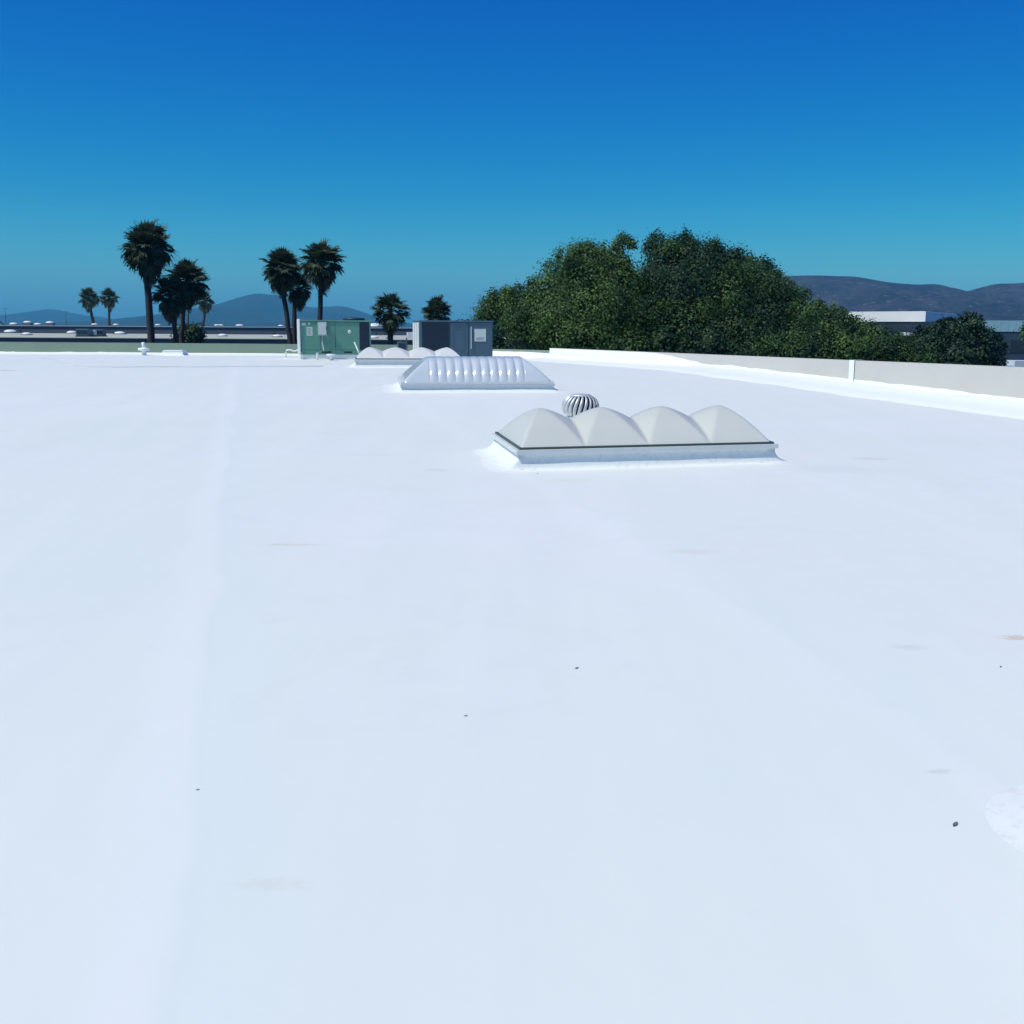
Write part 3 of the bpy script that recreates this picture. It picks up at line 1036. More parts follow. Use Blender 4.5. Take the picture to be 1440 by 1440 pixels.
HM1 = hill_mat('hazed_chaparral_hill', (0.016, 0.018, 0.036), (0.050, 0.044, 0.064), (0.26, 0.22, 0.21), 0.013)  # chaparral tones pushed towards blue, so part of the haze is in the colour
HM2 = hill_mat('distant_hill', (0.016, 0.026, 0.030), (0.034, 0.042, 0.044), (0.05, 0.055, 0.05), 0.0015)
ridge('hill', [(960, 402), (1040, 394), (1095, 389), (1130, 387), (1160, 386.5), (1200, 389), (1235, 393.5), (1265, 399), (1290, 400), (1310, 398.5), (1328, 401), (1345, 408), (1353, 410),
               (1363, 408), (1385, 402.5), (1405, 399), (1440, 397.5), (1480, 393), (1540, 396), (1640, 404), (1800, 420)], 2700, 1300, 900, HM1, 0.30, 0.004, 3.3)
ridge('hill', [(150, 458), (175, 452), (195, 447), (215, 444), (235, 442), (262, 438), (285, 433), (305, 428), (322, 423), (340, 416.5), (352, 413.5), (363, 412.5), (378, 414), (392, 415), (410, 421), (425, 429),
               (440, 432.5), (460, 431), (480, 430.5), (492, 433), (508, 438), (525, 444), (545, 449), (580, 455), (640, 458), (720, 459)], 6800, 2600, 1600, HM2, 0.22, 0.0016, 9.1)
ridge('hill', [(-220, 450), (-120, 452), (-40, 449), (0, 449), (12, 446), (25, 442.5), (45, 439.5), (58, 435.5), (70, 434.5), (82, 436), (94, 439), (108, 441), (125, 444), (145, 446), (160, 449.5), (172, 452), (190, 456), (230, 459)],
      8600, 2600, 1800, HM2, 0.2, 0.0014, 15.7)


# ------------------------------------------------------------------ far warehouses with skylights
def block(x0, x1, y0, y1, z0, z1):
    return MB().box(x0, x1, y0, y1, z0, z1)


dA, dB = 95.0, 150.0
zA = at(300, 475.9, dA).z                  # eave of the nearer warehouse
wa = empty('warehouse', (-46, dA, GROUND))
tag(wa, 'long nearer warehouse with pale flat roof behind the rear parapet', 'warehouse')
xa0, xa1 = -62.0, 9.0


def slab_roof(x0, x1, y0, y1, z0, z1, th=0.05):
    """Roof plane rising from z0 at the front to z1 at the back."""
    vs = [(x0, y0, z0 - th), (x1, y0, z0 - th), (x1, y1, z1 - th), (x0, y1, z1 - th), (x0, y0, z0), (x1, y0, z0), (x1, y1, z1), (x0, y1, z1)]
    return MB().add(vs, [(3, 2, 1, 0), (4, 5, 6, 7), (0, 1, 5, 4), (1, 2, 6, 5), (2, 3, 7, 6), (3, 0, 4, 7)])


def local(mb, o):
    mb.v = [(p[0] - o.location.x, p[1] - o.location.y, p[2] - o.location.z) for p in mb.v]
    return mb


local(MB().box(xa0, xa1, dA, dB - 16, GROUND, zA - .06), wa).build('wall', M['far_wall'], wa)
zA2 = at(300, 470.0, dB - 16).z
local(slab_roof(xa0 - .2, xa1 + .2, dA - .2, dB - 16.2, zA, zA2), wa).build('roof', M['far_roof'], wa)
for i in range(9):
    x = xa0 + 5 + i * 7.4
    local(MB().box(x, x + 3.0, dA - .06, dA - .004, GROUND + .1, GROUND + 3.6), wa).build('loading_door', M['grey_paint'], wa)

zB = at(300, 459.0, dB).z
wb = empty('warehouse', (-60, dB, GROUND))
tag(wb, 'farther dark walled warehouse with white skylights along its roof', 'warehouse')
xb0, xb1 = -86.0, 14.0
local(MB().box(xb0, xb1, dB, dB + 60, GROUND, zB - .12), wb).build('wall', M['far_wall'], wb)
local(MB().box(xb0 - .1, xb1 + .1, dB - .12, dB + 60.1, zB - .117, zB), wb).build('coping', M['grey_paint'], wb)
for i in range(14):
    x = xb0 + 4 + i * 7.0
    local(MB().box(x, x + .12, dB - .05, dB - .003, GROUND, zB - .3), wb).build('pilaster', M['far_wall'], wb)

# far skylight domes: (pixel x, pixel y of the foot, width px, which roof)
FAR = [(14.5, 466, 17, 'A', 'double domed white skylight at left end of the nearer far roof'),
       (37.5, 470, 13, 'A', 'tall white skylight second from left on nearer far roof'),
       (101, 468, 14, 'A', 'white skylight touching the left of the grey rooftop boxes'),
       (168.5, 469, 15, 'A', 'white dome skylight left of the tallest palm trunk, nearer roof'),
       (249.5, 471, 6, 'A', 'small white skylight glimpsed between two palm trunks'),
       (313, 472, 13, 'A', 'white dome skylight right of the round shrub on nearer roof'),
       (390, 473, 13, 'A', 'white dome skylight left of the leaning palm trunks, nearer roof'),
       (526, 476, 12, 'A', 'white skylight just right of the green air unit'),
       (19, 456.5, 11, 'B', 'leftmost white skylight on the farther warehouse roof'),
       (38.5, 453.5, 11, 'B', 'white skylight high on farther roof, second from left'),
       (53, 457, 10, 'B', 'low white skylight third from left on farther roof'),
       (70, 454, 11, 'B', 'white skylight under the left mountain peak on farther roof'),
       (133, 457, 9, 'B', 'white skylight at the foot of the small leaning palm'),
       (163, 458.5, 8, 'B', 'white skylight just right of the small straight palm'),
       (222, 459.5, 8, 'B', 'white skylight right of the tallest palm trunk on farther roof'),
       (310, 458.5, 9, 'B', 'upper white skylight of the pair right of the small back palm'),
       (305, 461, 8, 'B', 'lower white skylight of the pair right of small back palm'),
       (338, 459, 9, 'B', 'upper white skylight of the pair below the big mountain'),
       (336, 462, 9, 'B', 'lower white skylight of the pair below big mountain'),
       (395, 460.5, 8, 'B', 'white skylight left of the leaning palm pair, farther roof'),
       (527, 467.5, 22, 'B', 'wide flat white skylight between green unit and short palm'),
       (666, 455.5, 12, 'B', 'bright white skylight showing above the grey air unit')]
dome_p = MB().lathe([(0.50, 0.0), (0.49, 0.10), (0.42, 0.26), (0.28, 0.37), (0.12, 0.42), (0.0001, 0.43)], 16, cap=False)
proto = empty('dome_skylight')
dome_o = dome_p.build('dome', M['far_dome'], proto)
curb_o = MB().box(-.52, .52, -.52, .52, -.14, -.002, .02).build('curb', M['far_wall'], proto)
for i, (px, py, wpx, which, lab) in enumerate(FAR):
    o = proto if i == 0 else copy_tree(proto)
    if which == 'A':
        d = dA + 16
        # stand on the sloping roof where the sight line meets it
        for d in np.linspace(dA + 1, dB - 18, 200):
            p = at(px, py, d)
            if p.z <= zA + (zA2 - zA) * (d - dA) / (dB - 16 - dA) + 0.14: break
        p.z = zA + (zA2 - zA) * (p.y - dA) / (dB - 16 - dA) + 0.14
    else:
        d = dB + 3 + (i % 4) * 5
        p = at(px, py, d)
        p.z = max(p.z, zB + .14)
    w = wpx * p.y / FPX
    o.location = p
    o.scale = (w, w * .8, w * .46)
    tag(o, lab, 'skylight', 'white dome skylights on the far warehouse roofs')
    if which == 'B' and p.z > zB + .15:
        # raised ones stand on a taller curb
        k = [c for c in o.children if c.name.startswith('curb')][0]
        k.scale = (1, 1, 1)
        k.data = k.data.copy()
        dz = (p.z - zB) / (w * .46)
        for v in k.data.vertices:
            if v.co.z < -.07: v.co.z = -dz

# grey boxes on the nearer far roof
for i, (px0, px1_, py0, py1, mm, lab) in enumerate(((107, 124, 462.5, 476, 'grey_unit', 'dark grey rooftop box left of two others on far roof'), (125, 133, 464, 476, 'galv_light', 'pale rooftop box between two dark boxes on far roof'),
                                                     (133.5, 145, 463, 477, 'far_wall', 'dark rooftop box right of the pale one on far roof'))):
    d = dA + 6 + i
    a, b = at(px0, py1, d), at(px1_, py0, d)
    e = empty('rooftop_box', (a.x, d, zA + (zA2 - zA) * (d - dA) / (dB - 16 - dA)))
    tag(e, lab, 'air conditioner', 'rooftop boxes on the far warehouse')
    w, h = b.x - a.x, b.z - e.location.z
    MB().box(0, w, 0, w * .9, .12, h, .03).build('body', M[mm], e)
    louvres(MB(), .08, w - .08, -0.004, .25, h - .12, 7, .02).build('grille', M['coil'] if mm != 'galv_light' else M['galv'], e)
    MB().box(-.1, w + .1, .05, w * .85, -.05, .118).build('base_rail', M['mast'], e)

# thin masts on the far roofs
for (px, pt, pb, d, lab) in ((8.5, 432, 457, dB + 4, 'thin antenna mast at far left above the warehouse'), (93.5, 437, 459, dB + 6, 'thin antenna mast in front of the left blue mountain')):
    b_, t_ = at(px, pb, d), at(px, pt, d)
    e = empty('antenna_mast', (b_.x, b_.y, zB))
    tag(e, lab, 'antenna', 'thin masts on the far warehouse')
    h = t_.z - zB
    MB().tube([(0, 0, 0), (0, 0, h)], [.05, .03], 6).build('pole', M['mast'], e)
    MB().tube([(-.35, 0, h * .93), (.35, 0, h * .93)], .025, 6).build('crossbar', M['mast'], e)
e = empty('guy_wire_pole', at(12, 457, dB + 5))
tag(e, 'dark slanting pole rising past the left picture edge', 'pole')
MB().tube([(0, 0, -.6), at(-40, 418, dB + 5) - e.location], [.11, .09], 6).build('pole', M['mast'], e)

# ------------------------------------------------------------------ buildings on the right
dW = 200.0
c0 = at(1301, 452.3, dW)
zt_, zb_ = at(1301, 438.0, dW).z, c0.z
lf = at(1165, 447, dW + 14)
rt = at(1345, 447, dW + 26)
wo = empty('office_building', (c0.x, c0.y, GROUND))
tag(wo, 'office block with white upper band over dark glass, behind the trees', 'building')
P0, P1, P2 = Vector((lf.x, lf.y, 0)), Vector((c0.x, c0.y, 0)), Vector((rt.x, rt.y, 0))
P3 = P0 + (P2 - P1)


def prism(pts, z0, z1):
    n = len(pts)
    vs = [(p.x, p.y, z) for z in (z0, z1) for p in pts]
    fs = [tuple(range(n - 1, -1, -1)), tuple(range(n, 2 * n))]
    fs += [(i, (i + 1) % n, n + (i + 1) % n, n + i) for i in range(n)]
    return MB().add(vs, fs)


def shrink(pts, k):
    c = sum(pts, Vector()) / len(pts)
    return [c + (p - c) * k for p in pts]


quad = [P0, P1, P2, P3]
local(prism(shrink(quad, .985), GROUND, zb_ + .02), wo).build('wall', M['dark_wall'], wo)
local(prism(quad, zb_, zt_), wo).build('fascia', M['white_paint'], wo)
local(prism(shrink(quad, .97), zt_ + .002, zt_ + .06), wo).build('roof', M['grey_paint'], wo)
sq = shrink(quad, .985)
for (A, B, n) in ((sq[0], sq[1], 12), (sq[1], sq[2], 6)):
    dd = (B - A) / n
    nn = Vector((dd.y, -dd.x, 0)).normalized() * .05
    for i in range(n):
        for fl in range(3):
            z1 = zb_ - .35 - fl * 3.6
            a_, b_ = A + dd * (i + .06) + nn, A + dd * (i + .94) + nn
            f = local(MB().add([(*a_.xy, z1 - 2.2), (*b_.xy, z1 - 2.2), (*b_.xy, z1), (*a_.xy, z1), *[(p.x - nn.x, p.y - nn.y, z) for p, z in ((a_, z1 - 2.2), (b_, z1 - 2.2), (b_, z1), (a_, z1))]],
                               [(0, 1, 2, 3), (0, 3, 7, 4), (1, 5, 6, 2), (3, 2, 6, 7), (0, 4, 5, 1)]), wo).build('window', M['glass'], wo)
aw0, aw1 = at(1273, 472, dW - 1), at(1296, 468.5, dW - 1)
mb = MB()
mb.add([(aw0.x, aw0.y, aw0.z), (aw1.x, aw0.y, aw0.z), (aw1.x, aw0.y, aw1.z - .1), (aw0.x + 1.2, aw0.y, aw1.z), (aw0.x, aw0.y, aw1.z + .15),
        (aw0.x, aw0.y + 3.2, aw0.z), (aw1.x, aw0.y + 3.2, aw0.z), (aw1.x, aw0.y + 3.2, aw1.z - .1), (aw0.x + 1.2, aw0.y + 3.2, aw1.z), (aw0.x, aw0.y + 3.2, aw1.z + .15)],
       [(0, 1, 2, 3, 4), (9, 8, 7, 6, 5), (0, 5, 6, 1), (1, 6, 7, 2), (2, 7, 8, 3), (3, 8, 9, 4), (4, 9, 5, 0)])
local(mb, wo).build('awning', M['white_paint'], wo)

dT = 165.0
tl = at(1338, 450.5, dT)
tb = at(1440, 466.5, dT)
bb = empty('metal_building', (tl.x, dT, GROUND), R(-22))
tag(bb, 'low building with pale blue metal band at the right edge', 'building')
bx0, bx1 = tl.x, tl.x + 26
local(MB().box(bx0, bx1, dT, dT + 22, GROUND, tb.z - .01), bb).build('wall', M['dark_wall'], bb)
nP = 26
for i in range(nP):
    x = bx0 - .15 + (bx1 - bx0 + .3) * i / nP
    local(MB().box(x + .012, x + (bx1 - bx0 + .3) / nP - .012, dT - .12, dT + .05, tb.z, tl.z), bb).build('cladding_panel', M['blue_metal'], bb)
local(MB().box(bx0 - .15, bx1 + .15, dT + .052, dT + 22.1, tb.z, tl.z - .02), bb).build('roof', M['blue_metal'], bb)
for i in range(7):
    x = bx0 + 1.2 + i * 3.6
    f = local(MB().box(x, x + 2.4, dT - .05, dT - .004, tb.z - 3.2, tb.z - 1.2), bb).build('window', M['glass'], bb)
# vent and tank on that building
v0 = at(1366, 451, dT + 3)
e = empty('roof_vent', (v0.x, v0.y, tl.z - .02))
tag(e, 'small white round vent on the pale blue building roof', 'roof vent')
MB().tube([(0, 0, 0), (0, 0, .45)], .16, 10).build('pipe', M['mast'], e)
MB().lathe([(0.15, .45), (0.34, .52), (0.38, .8), (.25, .98), (.05, 1.02)], 14).build('cap', M['white_paint'], e)
v0 = at(1375, 451, dT + 4)
e = empty('roof_tank', (v0.x, v0.y, tl.z - .02))
tag(e, 'dark round tank beside the small white vent on blue building', 'tank')
MB().lathe([(0.5, .0), (0.52, .1), (0.52, 1.0), (.4, 1.18), (.1, 1.25)], 16).build('shell', M['mast'], e)
MB().lathe([(0.1, 1.24), (0.1, 1.36), (0.03, 1.38)], 10).build('lid', M['mast'], e)

# parked truck glimpsed past the right parapet
tr_p = at(1416, 508, 150)
tk = empty('parked_truck', (tr_p.x, 150, GROUND), R(4))
tag(tk, 'white box truck with pale blue cab past the right parapet edge', 'truck')
zt = at(1430, 507, 150).z - GROUND
MB().box(0, 1.05, 0.1, 2.2, .55, zt * .83, .1).build('cab', M['cab'], tk)
MB().box(.30, .95, 0.07, .098, zt * .46, zt * .74, .02).build('side_window', M['glass'], tk)
MB().box(-.03, -.002, .3, 2.0, zt * .46, zt * .76).build('windscreen', M['glass'], tk)
MB().box(1.12, 6.6, 0.0, 2.3, .8, zt, .04).build('cargo_box', M['truck'], tk)
MB().box(.9, 6.5, .3, 2.0, .5, .79).build('chassis', M['black'], tk)
for x in (.55, 5.2):
    for y in (.05, 2.0):
        w = MB().tube([(x, y, .45), (x, y + .26, .45)], .45, 18).build('wheel', M['black'], tk)
        MB().tube([(x, y - .01, .45), (x, y + .27, .45)], .22, 12).build('rim', M['alu'], w)


# ------------------------------------------------------------------ palms
def frond_mesh(name, R0, seg, droop, fold, gap, mat_, sd, petiole):
    """One fan leaf: stalk along +X, then a pleated round fan whose split tips hang down."""
    r2 = random.Random(sd)
    vs, fs, tint = [], [], []
    # stalk
    n = 4
    for i in range(n + 1):
        t = i / n
        x, z = petiole * t, -droop * 0.25 * (petiole * t) ** 2
        w = .045 * (1 - .5 * t)
        vs += [(x, -w, z), (x, w, z), (x, 0, z - w)]
    for i in range(n):
        for k in range(3):
            k2 = (k + 1) % 3
            fs.append((i * 3 + k, i * 3 + k2, i * 3 + 3 + k2, i * 3 + 3 + k))
            tint.append(.55)
    z0 = -droop * 0.25 * petiole ** 2
    span = R(205) * fold
    for s in range(seg):
        th = -span / 2 + span * (s + .5) / seg
        th += r2.uniform(-.04, .04)
        hw = span / seg * .72
        L = R0 * (0.82 + .18 * math.cos(th)) * r2.uniform(.88, 1.06)
        split = 0.64
        base = len(vs)
        tn = r2.uniform(.15, .75)
        rows = [(0.03, .2), (0.35, 1.0), (split, 1.05), (.80, .55), (1.0, .05)]
        for (t, wf) in rows:
            rr = L * t
            dz = z0 - droop * (rr ** 2) * (0.35 + (0.9 if t > split else 0) * r2.uniform(.5, 1.2)) - droop * 0.25 * rr + 0.10 * rr * abs(math.sin(th))
            cut = 1.0 if t <= split else 0.7
            ww = hw * min(rr, L * split) * wf * cut
            c, sn = math.cos(th), math.sin(th)
            for sg, lift in ((-1, 0.0), (1, 0.035)):
                vs.append((petiole + rr * c - sg * ww * sn * -1, rr * sn + sg * ww * c, dz + lift * rr))
        for i in range(len(rows) - 1):
            a = base + i * 2
            fs.append((a, a + 1, a + 3, a + 2))
            tint.append(tn + (.12 if i > 2 else 0))
    me = bpy.data.meshes.new(name)
    me.from_pydata(vs, [], fs)
    me.materials.append(mat_)
    at_ = me.attributes.new('tint', 'FLOAT', 'FACE')
    at_.data.foreach_set('value', np.array(tint, np.float32))
    me.update()
    return me


FR = [frond_mesh('frond', 1.08, 18, d, f, 0, M['frond'], i, p) for i, (d, f, p) in enumerate(((.10, 1.15, .78), (.20, 1.12, .86), (.28, 1.08, .88), (.38, 1.0, .80)))]
DF = [frond_mesh('dead_frond', .92, 12, d, f, 0, M['dead_frond'], 20 + i, p) for i, (d, f, p) in enumerate(((.55, .55, .75), (.75, .40, .8)))]


def trunk_mesh(pts, r0, r1, flare=1.35):
    """Tapered trunk through pts with leaf-scar rings."""
    pts = [Vector(p) for p in pts]
    out, rad = [], []
    N = 36
    for i in range(N + 1):
        t = i / N * (len(pts) - 1)
        k = min(int(t), len(pts) - 2)
        f = t - k
        p_1, p0_, p1_, p2_ = pts[max(k - 1, 0)], pts[k], pts[k + 1], pts[min(k + 2, len(pts) - 1)]
        p = 0.5 * ((2 * p0_) + (p1_ - p_1) * f + (2 * p_1 - 5 * p0_ + 4 * p1_ - p2_) * f * f + (3 * p0_ - p_1 - 3 * p1_ + p2_) * f ** 3)
        out.append(p)
        u = i / N
        rad.append((r0 + (r1 - r0) * u) * (1 + (flare - 1) * math.exp(-u * 14)) * (1 + .04 * (i % 2)))
    return MB().tube(out, rad, 12)


def palm(crown, top_y, bot_y, w_px, trunk, d, label, n=52, dead=18, group='fan palms behind the roof', sd=0, lean=0.0, trunk_w=9.0, spread=1.0):
    """crown: pixel x of the crown centre; trunk: list of (px, py) from crown down to where it leaves sight."""
    r2 = random.Random(1000 + sd)
    cyy = top_y + (bot_y - top_y) * .46
    hub = at(crown, cyy, d)
    low = at(*trunk[-1], d)
    mid = at(*trunk[0], d)
    foot = Vector((low.x + (low.x - mid.x) * .4, d, GROUND))
    t = empty('palm_tree', foot)
    tag(t, label, 'palm tree', group)
    s = (w_px * d / FPX) / 3.75
    pts = [foot, low, *[at(*q, d) for q in trunk[-2:0:-1]], mid, hub]
    pts = [p - foot for p in pts]
    r = trunk_w * d / FPX / 2
    trunk_mesh(pts, r * 1.1, r * .85).build('trunk', M['palm_bark'], t)
    hl = hub - foot
    up = (hub.z - at(crown, top_y, d).z, at(crown, bot_y, d).z - hub.z)
    n = int(n * 1.75)
    for i in range(n):
        az = i * 2.39996 + r2.uniform(-.55, .55)
        u = (i + .5) / n
        el = R(84 - 142 * u ** 0.95) + r2.uniform(-.24, .24)
        me = FR[min(3, int(u * 3.2 + r2.uniform(0, .9)))]
        o = link('frond', me, t)
        k = s * r2.choice((.74, .88, .96, 1.02, 1.12)) * r2.uniform(.95, 1.05) * spread
        q = Matrix.Rotation(az, 3, 'Z') @ Matrix.Rotation(-el, 3, 'Y') @ Matrix.Rotation(r2.uniform(-.5, .5), 3, 'X')
        o.rotation_euler = q.to_euler()
        o.scale = (k, k, k)
        o.location = hl + Vector((0, 0, -0.35 * s * u + .15 * s))
    for i in range(dead):
        az = i * 2.39996 + 1.0
        u = (i + .5) / dead
        el = R(-22 - 58 * u) + r2.uniform(-.1, .1)
        o = link('dead_frond', DF[i % 2], t)
        k = s * r2.uniform(.8, 1.05)
        q = Matrix.Rotation(az, 3, 'Z') @ Matrix.Rotation(-el, 3, 'Y') @ Matrix.Rotation(r2.uniform(-.4, .4), 3, 'X')
        o.rotation_euler = q.to_euler()
        o.scale = (k * .95, k * .8, k * .95)
        o.location = hl + Vector((0, 0, -(.30 + .9 * u) * s))
    return t


palm(208, 313, 392, 72, [(206.5, 388), (209, 420), (211, 455), (213, 482)], 75, 'tallest fan palm with shaggy round crown at left', n=64, dead=26, sd=1, trunk_w=9.5)
palm(263, 357, 440, 58, [(257.5, 440), (257, 460), (255.5, 484)], 78, 'fan palm with dark dense crown right of the tallest palm', n=60, dead=26, sd=2, trunk_w=6.5)
palm(239, 383, 452, 54, [(245, 440), (245.5, 462), (247.5, 484)], 76, 'low fan palm with pale dead fronds right of tallest palm', n=36, dead=44, sd=3, trunk_w=6.5)
palm(288, 409, 441, 27, [(288, 440), (287, 450), (286, 458)], 172, 'small distant palm peeking out right of the left palm cluster', n=34, dead=14, sd=4, trunk_w=3.6)
palm(266, 404, 436, 25, [(265, 440), (264.5, 450), (265, 458)], 176, 'distant palm hidden behind the left cluster, thin trunk showing', n=24, dead=10, sd=5, trunk_w=2.6)
palm(124.5, 404, 437, 28, [(127.5, 436), (129.5, 446), (131, 455)], 185, 'left one of two small distant palms, its trunk leaning', n=34, dead=14, sd=6, trunk_w=4)
palm(153.5, 403, 437, 27, [(153.5, 436), (153.5, 448), (154, 459)], 185, 'right one of two small distant palms, straight trunk', n=34, dead=16, sd=7, trunk_w=3.4)
palm(396, 344, 418, 58, [(399, 416), (403, 440), (405.5, 465), (408.5, 487)], 74, 'left tall fan palm of the trio, trunk slanting behind green unit', n=58, dead=26, sd=8, trunk_w=7)
palm(420, 378, 438, 44, [(414.5, 428), (414, 450), (414.5, 487)], 76, 'middle shorter fan palm squeezed between two taller palms', n=38, dead=34, sd=9, trunk_w=6.5)
palm(452.5, 334, 412, 60, [(451, 408), (450.5, 430), (450, 470)], 73, 'right tall fan palm of the trio standing behind green unit', n=60, dead=26, sd=10, trunk_w=7)
palm(548.5, 418, 458, 50, [(549.5, 452), (549.5, 470), (549, 490)], 74, 'short fan palm with open crown between the two air units', n=30, dead=26, sd=11, trunk_w=7.5, spread=1.02)
palm(615, 420, 466, 46, [(616, 465), (617, 478), (618, 490)], 72, 'short fan palm rising behind the grey air unit', n=40, dead=24, sd=12, trunk_w=7)


# ------------------------------------------------------------------ broadleaf trees and shrubs
def leaf_cloud(clumps, sprigs, per, leaf, spread, droop, sd, tint_lo=0.0, tint_hi=1.0):
    """Leaf-sized quads gathered in sprigs on the surface and inside of each clump (world coordinates)."""
    g = np.random.default_rng(sd)
    V, T = [], []
    for (c, rx, ry, rz) in clumps:
        ns = max(4, int(sprigs * (rx * rz) ** 0.9))
        dirs = g.normal(size=(ns, 3))
        dirs /= np.linalg.norm(dirs, axis=1)[:, None]
        rad = g.uniform(0.62, 1.08, ns) ** 0.7
        lump = 1 + 0.16 * np.sin(dirs[:, 0] * 5 + c[0]) * np.sin(dirs[:, 2] * 5 + c[2])
        cen = np.array(c) + dirs * (rad * lump)[:, None] * np.array([rx, ry, rz])
        tone = np.clip(g.normal(0.38, 0.30, ns) + g.normal(0, .18), 0, 1.2)
        for k in range(ns):
            n = int(per * g.uniform(.6, 1.3) * min(1, .22 + rx * 1.6))
            off = g.normal(size=(n, 3)) * spread * min(1, .35 + rx * .9) * np.array([1, 1, .75])
            off[:, 2] -= droop * np.linalg.norm(off[:, :2], axis=1)
            p = cen[k] + off
            # blades of one sprig face roughly the same way: outwards and up, so whole sprigs catch or lose the sun
            nm = dirs[k] * .7 + off / spread * .45 + np.array([0, 0, .55]) + g.normal(size=(n, 3)) * .34
            nm /= np.linalg.norm(nm, axis=1)[:, None]
            ax = g.normal(size=(n, 3)) + dirs[k] * .7
            ax[:, 2] -= 0.9 * droop + .3
            ax -= nm * (ax * nm).sum(1)[:, None]
            ax /= np.linalg.norm(ax, axis=1)[:, None] + 1e-9
            bx = np.cross(ax, nm)
            L = leaf * g.uniform(.7, 1.35, n)[:, None]
            w = L * .34
            V.append(np.stack([p, p + ax * L * .5 + bx * w, p + ax * L, p + ax * L * .5 - bx * w], 1).reshape(-1, 3))
            T.append(np.clip(tone[k] + g.normal(0, .12, n), tint_lo, tint_hi))
    V = np.concatenate(V)
    T = np.concatenate(T).astype(np.float32)
    F = np.arange(len(V)).reshape(-1, 4)
    return V, F, T


def tree(name, label, base_px, d, circles, leaf, sprigs, per, spread, droop, sd, mat_, depth=1.0, cat='tree', group=None, limb_r=0.2, trunk_top=None):
    """circles: crown lobes as (px, py, r px, distance offset in m)."""
    r2 = random.Random(sd)
    bp = at(base_px, 480, d)
    foot = Vector((bp.x, d, GROUND))
    t = empty(name, foot)
    tag(t, label, cat, group)
    cl = []
    extra = []
    for (px, py, rp_, dy) in circles:                     # small outer tufts break the outline
        if rp_ >= 12:
            for _ in range(4):
                an = r2.uniform(-.2, math.pi + .2)
                k = r2.uniform(.92, 1.36)
                extra.append((px + math.cos(an) * rp_ * k, py - math.sin(an) * rp_ * k, rp_ * r2.uniform(.18, .34), dy + r2.uniform(-.6, .6)))
    for (px, py, rp_, dy) in list(circles) + extra:
        c = at(px, py, d + dy)
        r = rp_ * (d + dy) / FPX
        cl.append(((c.x, c.y, c.z), r, r * depth, r))
    V, F, T = leaf_cloud(cl, sprigs, per, leaf, spread, droop, sd)
    V = V - np.array(foot)
    me = np_mesh('crown', V, F, mat_)
    a = me.attributes.new('tint', 'FLOAT', 'FACE')
    a.data.foreach_set('value', T)
    cr = link('crown', me, t)
    # trunk and limbs
    fork = Vector((r2.uniform(-.3, .3), 0, (trunk_top if trunk_top else 4.0)))
    MB().tube([(0, 0, -.05), (0, 0, .4), fork * .55 + Vector((.1, 0, 0)), fork], [limb_r * 2.0, limb_r * 1.5, limb_r * 1.25, limb_r * 1.1], 12).build('trunk', M['bark'], t)
    for i, (c, rx, ry, rz) in enumerate(cl[:len(circles)]):
        e = Vector(c) - foot
        if e.z < fork.z + .3: continue
        m1 = fork.lerp(e, .45) + Vector((r2.uniform(-.4, .4), r2.uniform(-.3, .3), .5))
        s = limb_r * r2.uniform(.35, .6) * min(1, .15 + rx)
        tip = e + Vector((r2.uniform(-.3, .3) * rx, 0, rz * .35))
        MB().tube([fork - Vector((0, 0, .3)), m1, e, tip], [s, s * .7, s * .4, s * .12], 8).build('limb', M['bark'], t)
    return t


GT = 'broadleaf trees beyond the right parapet'
tree('broadleaf_tree', 'spreading broadleaf tree left of the biggest tree, with a wispy top sprig', 800, 44,
     [(690, 432, 16, 1), (681, 440, 9, 1), (705, 420, 14, 1), (722, 420, 16, 0), (745, 440, 26, -1), (712, 440, 20, 2), (768, 398, 12, 1), (760, 415, 18, 0), (797, 372, 17, 1), (790, 400, 30, 0), (835, 362, 20, 1), (825, 390, 34, -1), (862, 372, 17, 1),
      (869, 333, 4.5, .3), (866, 341, 4.5, .2), (870, 350, 5, 0), (876, 358, 6, 0), (878, 329, 3, -.2), (884, 333, 3, -.3), (889, 339, 2.5, -.3), (880, 366, 8, 0), (868, 400, 40, 0), (780, 440, 36, -2), (830, 435, 42, -2), (738, 458, 20, -1), (790, 470, 32, -3), (830, 478, 34, -3), (880, 450, 40, -1), (880, 490, 26, -3),
      (812, 345, 8, 1), (815, 352, 10, 1), (838, 350, 9, 1)],
     0.10, 44, 120, 0.31, 0.75, 101, M['leaf'], 1.1, group=GT, limb_r=.26, trunk_top=4.6)
tree('broadleaf_tree', 'biggest rounded broadleaf tree in the middle of the right group', 985, 46,
     [(935, 352, 19, 0), (962, 348, 17, 1), (915, 345, 7, 0), (990, 352, 16, 0), (945, 378, 32, -1), (925, 372, 22, 0), (985, 375, 34, -1), (1022, 362, 17, 0), (1042, 367, 14, 1), (1030, 390, 34, -1), (1062, 378, 14, 0), (1078, 392, 17, 0), (1070, 415, 34, -2),
      (1020, 425, 44, -3), (960, 420, 44, -3), (915, 415, 34, -1), (1095, 420, 22, -1), (1105, 408, 9, 0), (1085, 450, 36, -3), (1030, 465, 40, -4), (970, 465, 42, -4), (920, 460, 34, -3), (1060, 485, 30, -5), (1000, 490, 30, -5), (940, 492, 28, -5), (905, 490, 22, -4)],
     0.10, 44, 120, 0.31, 0.75, 202, M['leaf'], 1.1, group=GT, limb_r=.28, trunk_top=4.6)
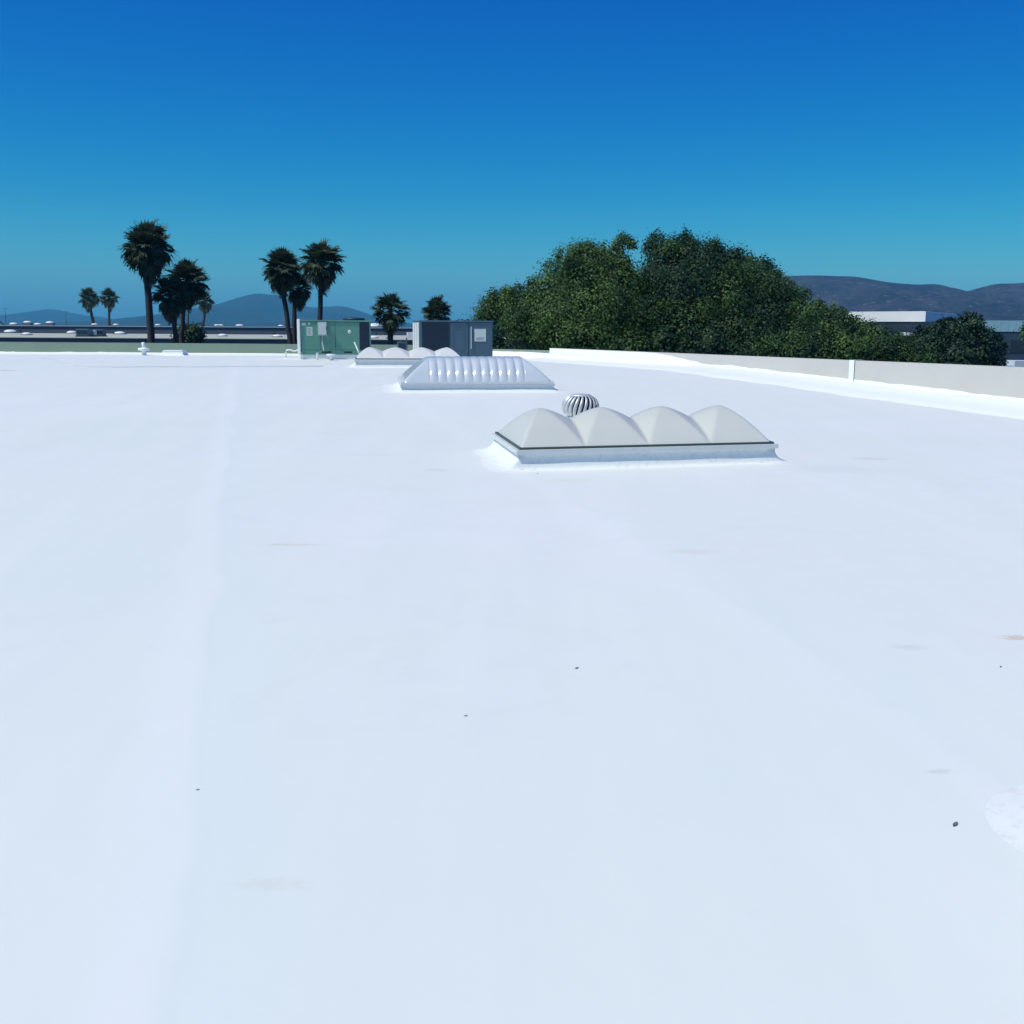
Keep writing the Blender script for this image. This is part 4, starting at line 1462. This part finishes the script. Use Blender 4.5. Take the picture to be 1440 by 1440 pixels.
tree('broadleaf_tree', 'lower broadleaf tree sloping down right of the biggest tree', 1165, 42,
     [(1110, 432, 20, 2), (1100, 412, 14, 2), (1118, 420, 13, 2), (1136, 434, 13, 2), (1158, 448, 9, 2), (1130, 448, 24, 1), (1150, 442, 14, 2), (1172, 452, 18, 1), (1160, 472, 30, 0), (1120, 475, 34, -1), (1200, 471, 18, 0), (1214, 466, 7, 1), (1225, 476, 18, 0), (1190, 492, 28, -2), (1140, 500, 28, -2), (1240, 490, 20, -1), (1242, 478, 12, 0), (1262, 486, 13, 0), (1282, 493, 13, 0), (1292, 500, 13, -1), (1265, 500, 17, -1), (1095, 500, 26, -2)],
     0.095, 50, 112, 0.29, 0.65, 303, M['leaf'], 1.1, group=GT, limb_r=.2, trunk_top=4.0)
tree('broadleaf_tree', 'dark dense tree at right in front of the pale blue building', 1345, 60,
     [(1300, 480, 18, 0), (1290, 486, 13, 1), (1322, 463, 12, 1), (1312, 468, 9, 0), (1340, 452, 7, 0), (1342, 462, 14, 0), (1362, 460, 13, 0), (1374, 455, 4, 0), (1382, 474, 13, 0), (1398, 486, 12, 0), (1330, 485, 28, -1), (1370, 488, 28, -1), (1398, 499, 14, 0), (1300, 500, 22, -1), (1285, 505, 16, 0), (1345, 505, 26, -2), (1390, 512, 18, -1)],
     0.15, 56, 56, 0.22, 0.2, 404, M['leaf_dark'], 1.1, group=GT, limb_r=.2, trunk_top=5.0)
tree('round_shrub', 'dark rounded shrub crown beside the left palm trunks', 267, 88, [(267, 470, 13, 0), (259, 474, 10, 0), (276, 474, 9, .5), (267, 482, 15, 0)], 0.22, 60, 30, 0.22, 0.1, 505, M['leaf_dark'], 1.0, cat='shrub', limb_r=.12, trunk_top=4.5)
tree('broadleaf_tree', 'small dark tree partly behind the grey air unit', 672, 80, [(652, 460, 11, 0), (672, 466, 13, 0), (690, 478, 14, 0), (660, 478, 16, 0), (700, 490, 14, 0)], 0.22, 50, 30, 0.25, 0.2, 606, M['leaf_dark'], 1.0, limb_r=.14, trunk_top=4.0)
tree('broadleaf_tree', 'sliver of green tree at right edge above the blue band', 1452, 120, [(1446, 462, 9, 0), (1458, 458, 12, 0), (1452, 474, 14, 0)], 0.25, 40, 26, 0.25, 0.2, 707, M['leaf'], 1.0, limb_r=.12, trunk_top=5.0)

# ------------------------------------------------------------------ air: haze over the whole place
hz_m = bpy.data.materials.new('haze')
hz_m.use_nodes = True
hn, hl_ = hz_m.node_tree.nodes, hz_m.node_tree.links
hn.clear()
pvn = hn.new('ShaderNodeVolumePrincipled')
pvn.inputs['Color'].default_value = (0.15, 0.66, 1.0, 1)
pvn.inputs['Density'].default_value = 0.00010
ho = hn.new('ShaderNodeOutputMaterial')
hl_.new(pvn.outputs[0], ho.inputs['Volume'])
hz = MB().box(-7700, 5700, -700, 10500, GROUND - 1.0, 300.0).build('haze', hz_m)
tag(hz, kind='stuff')
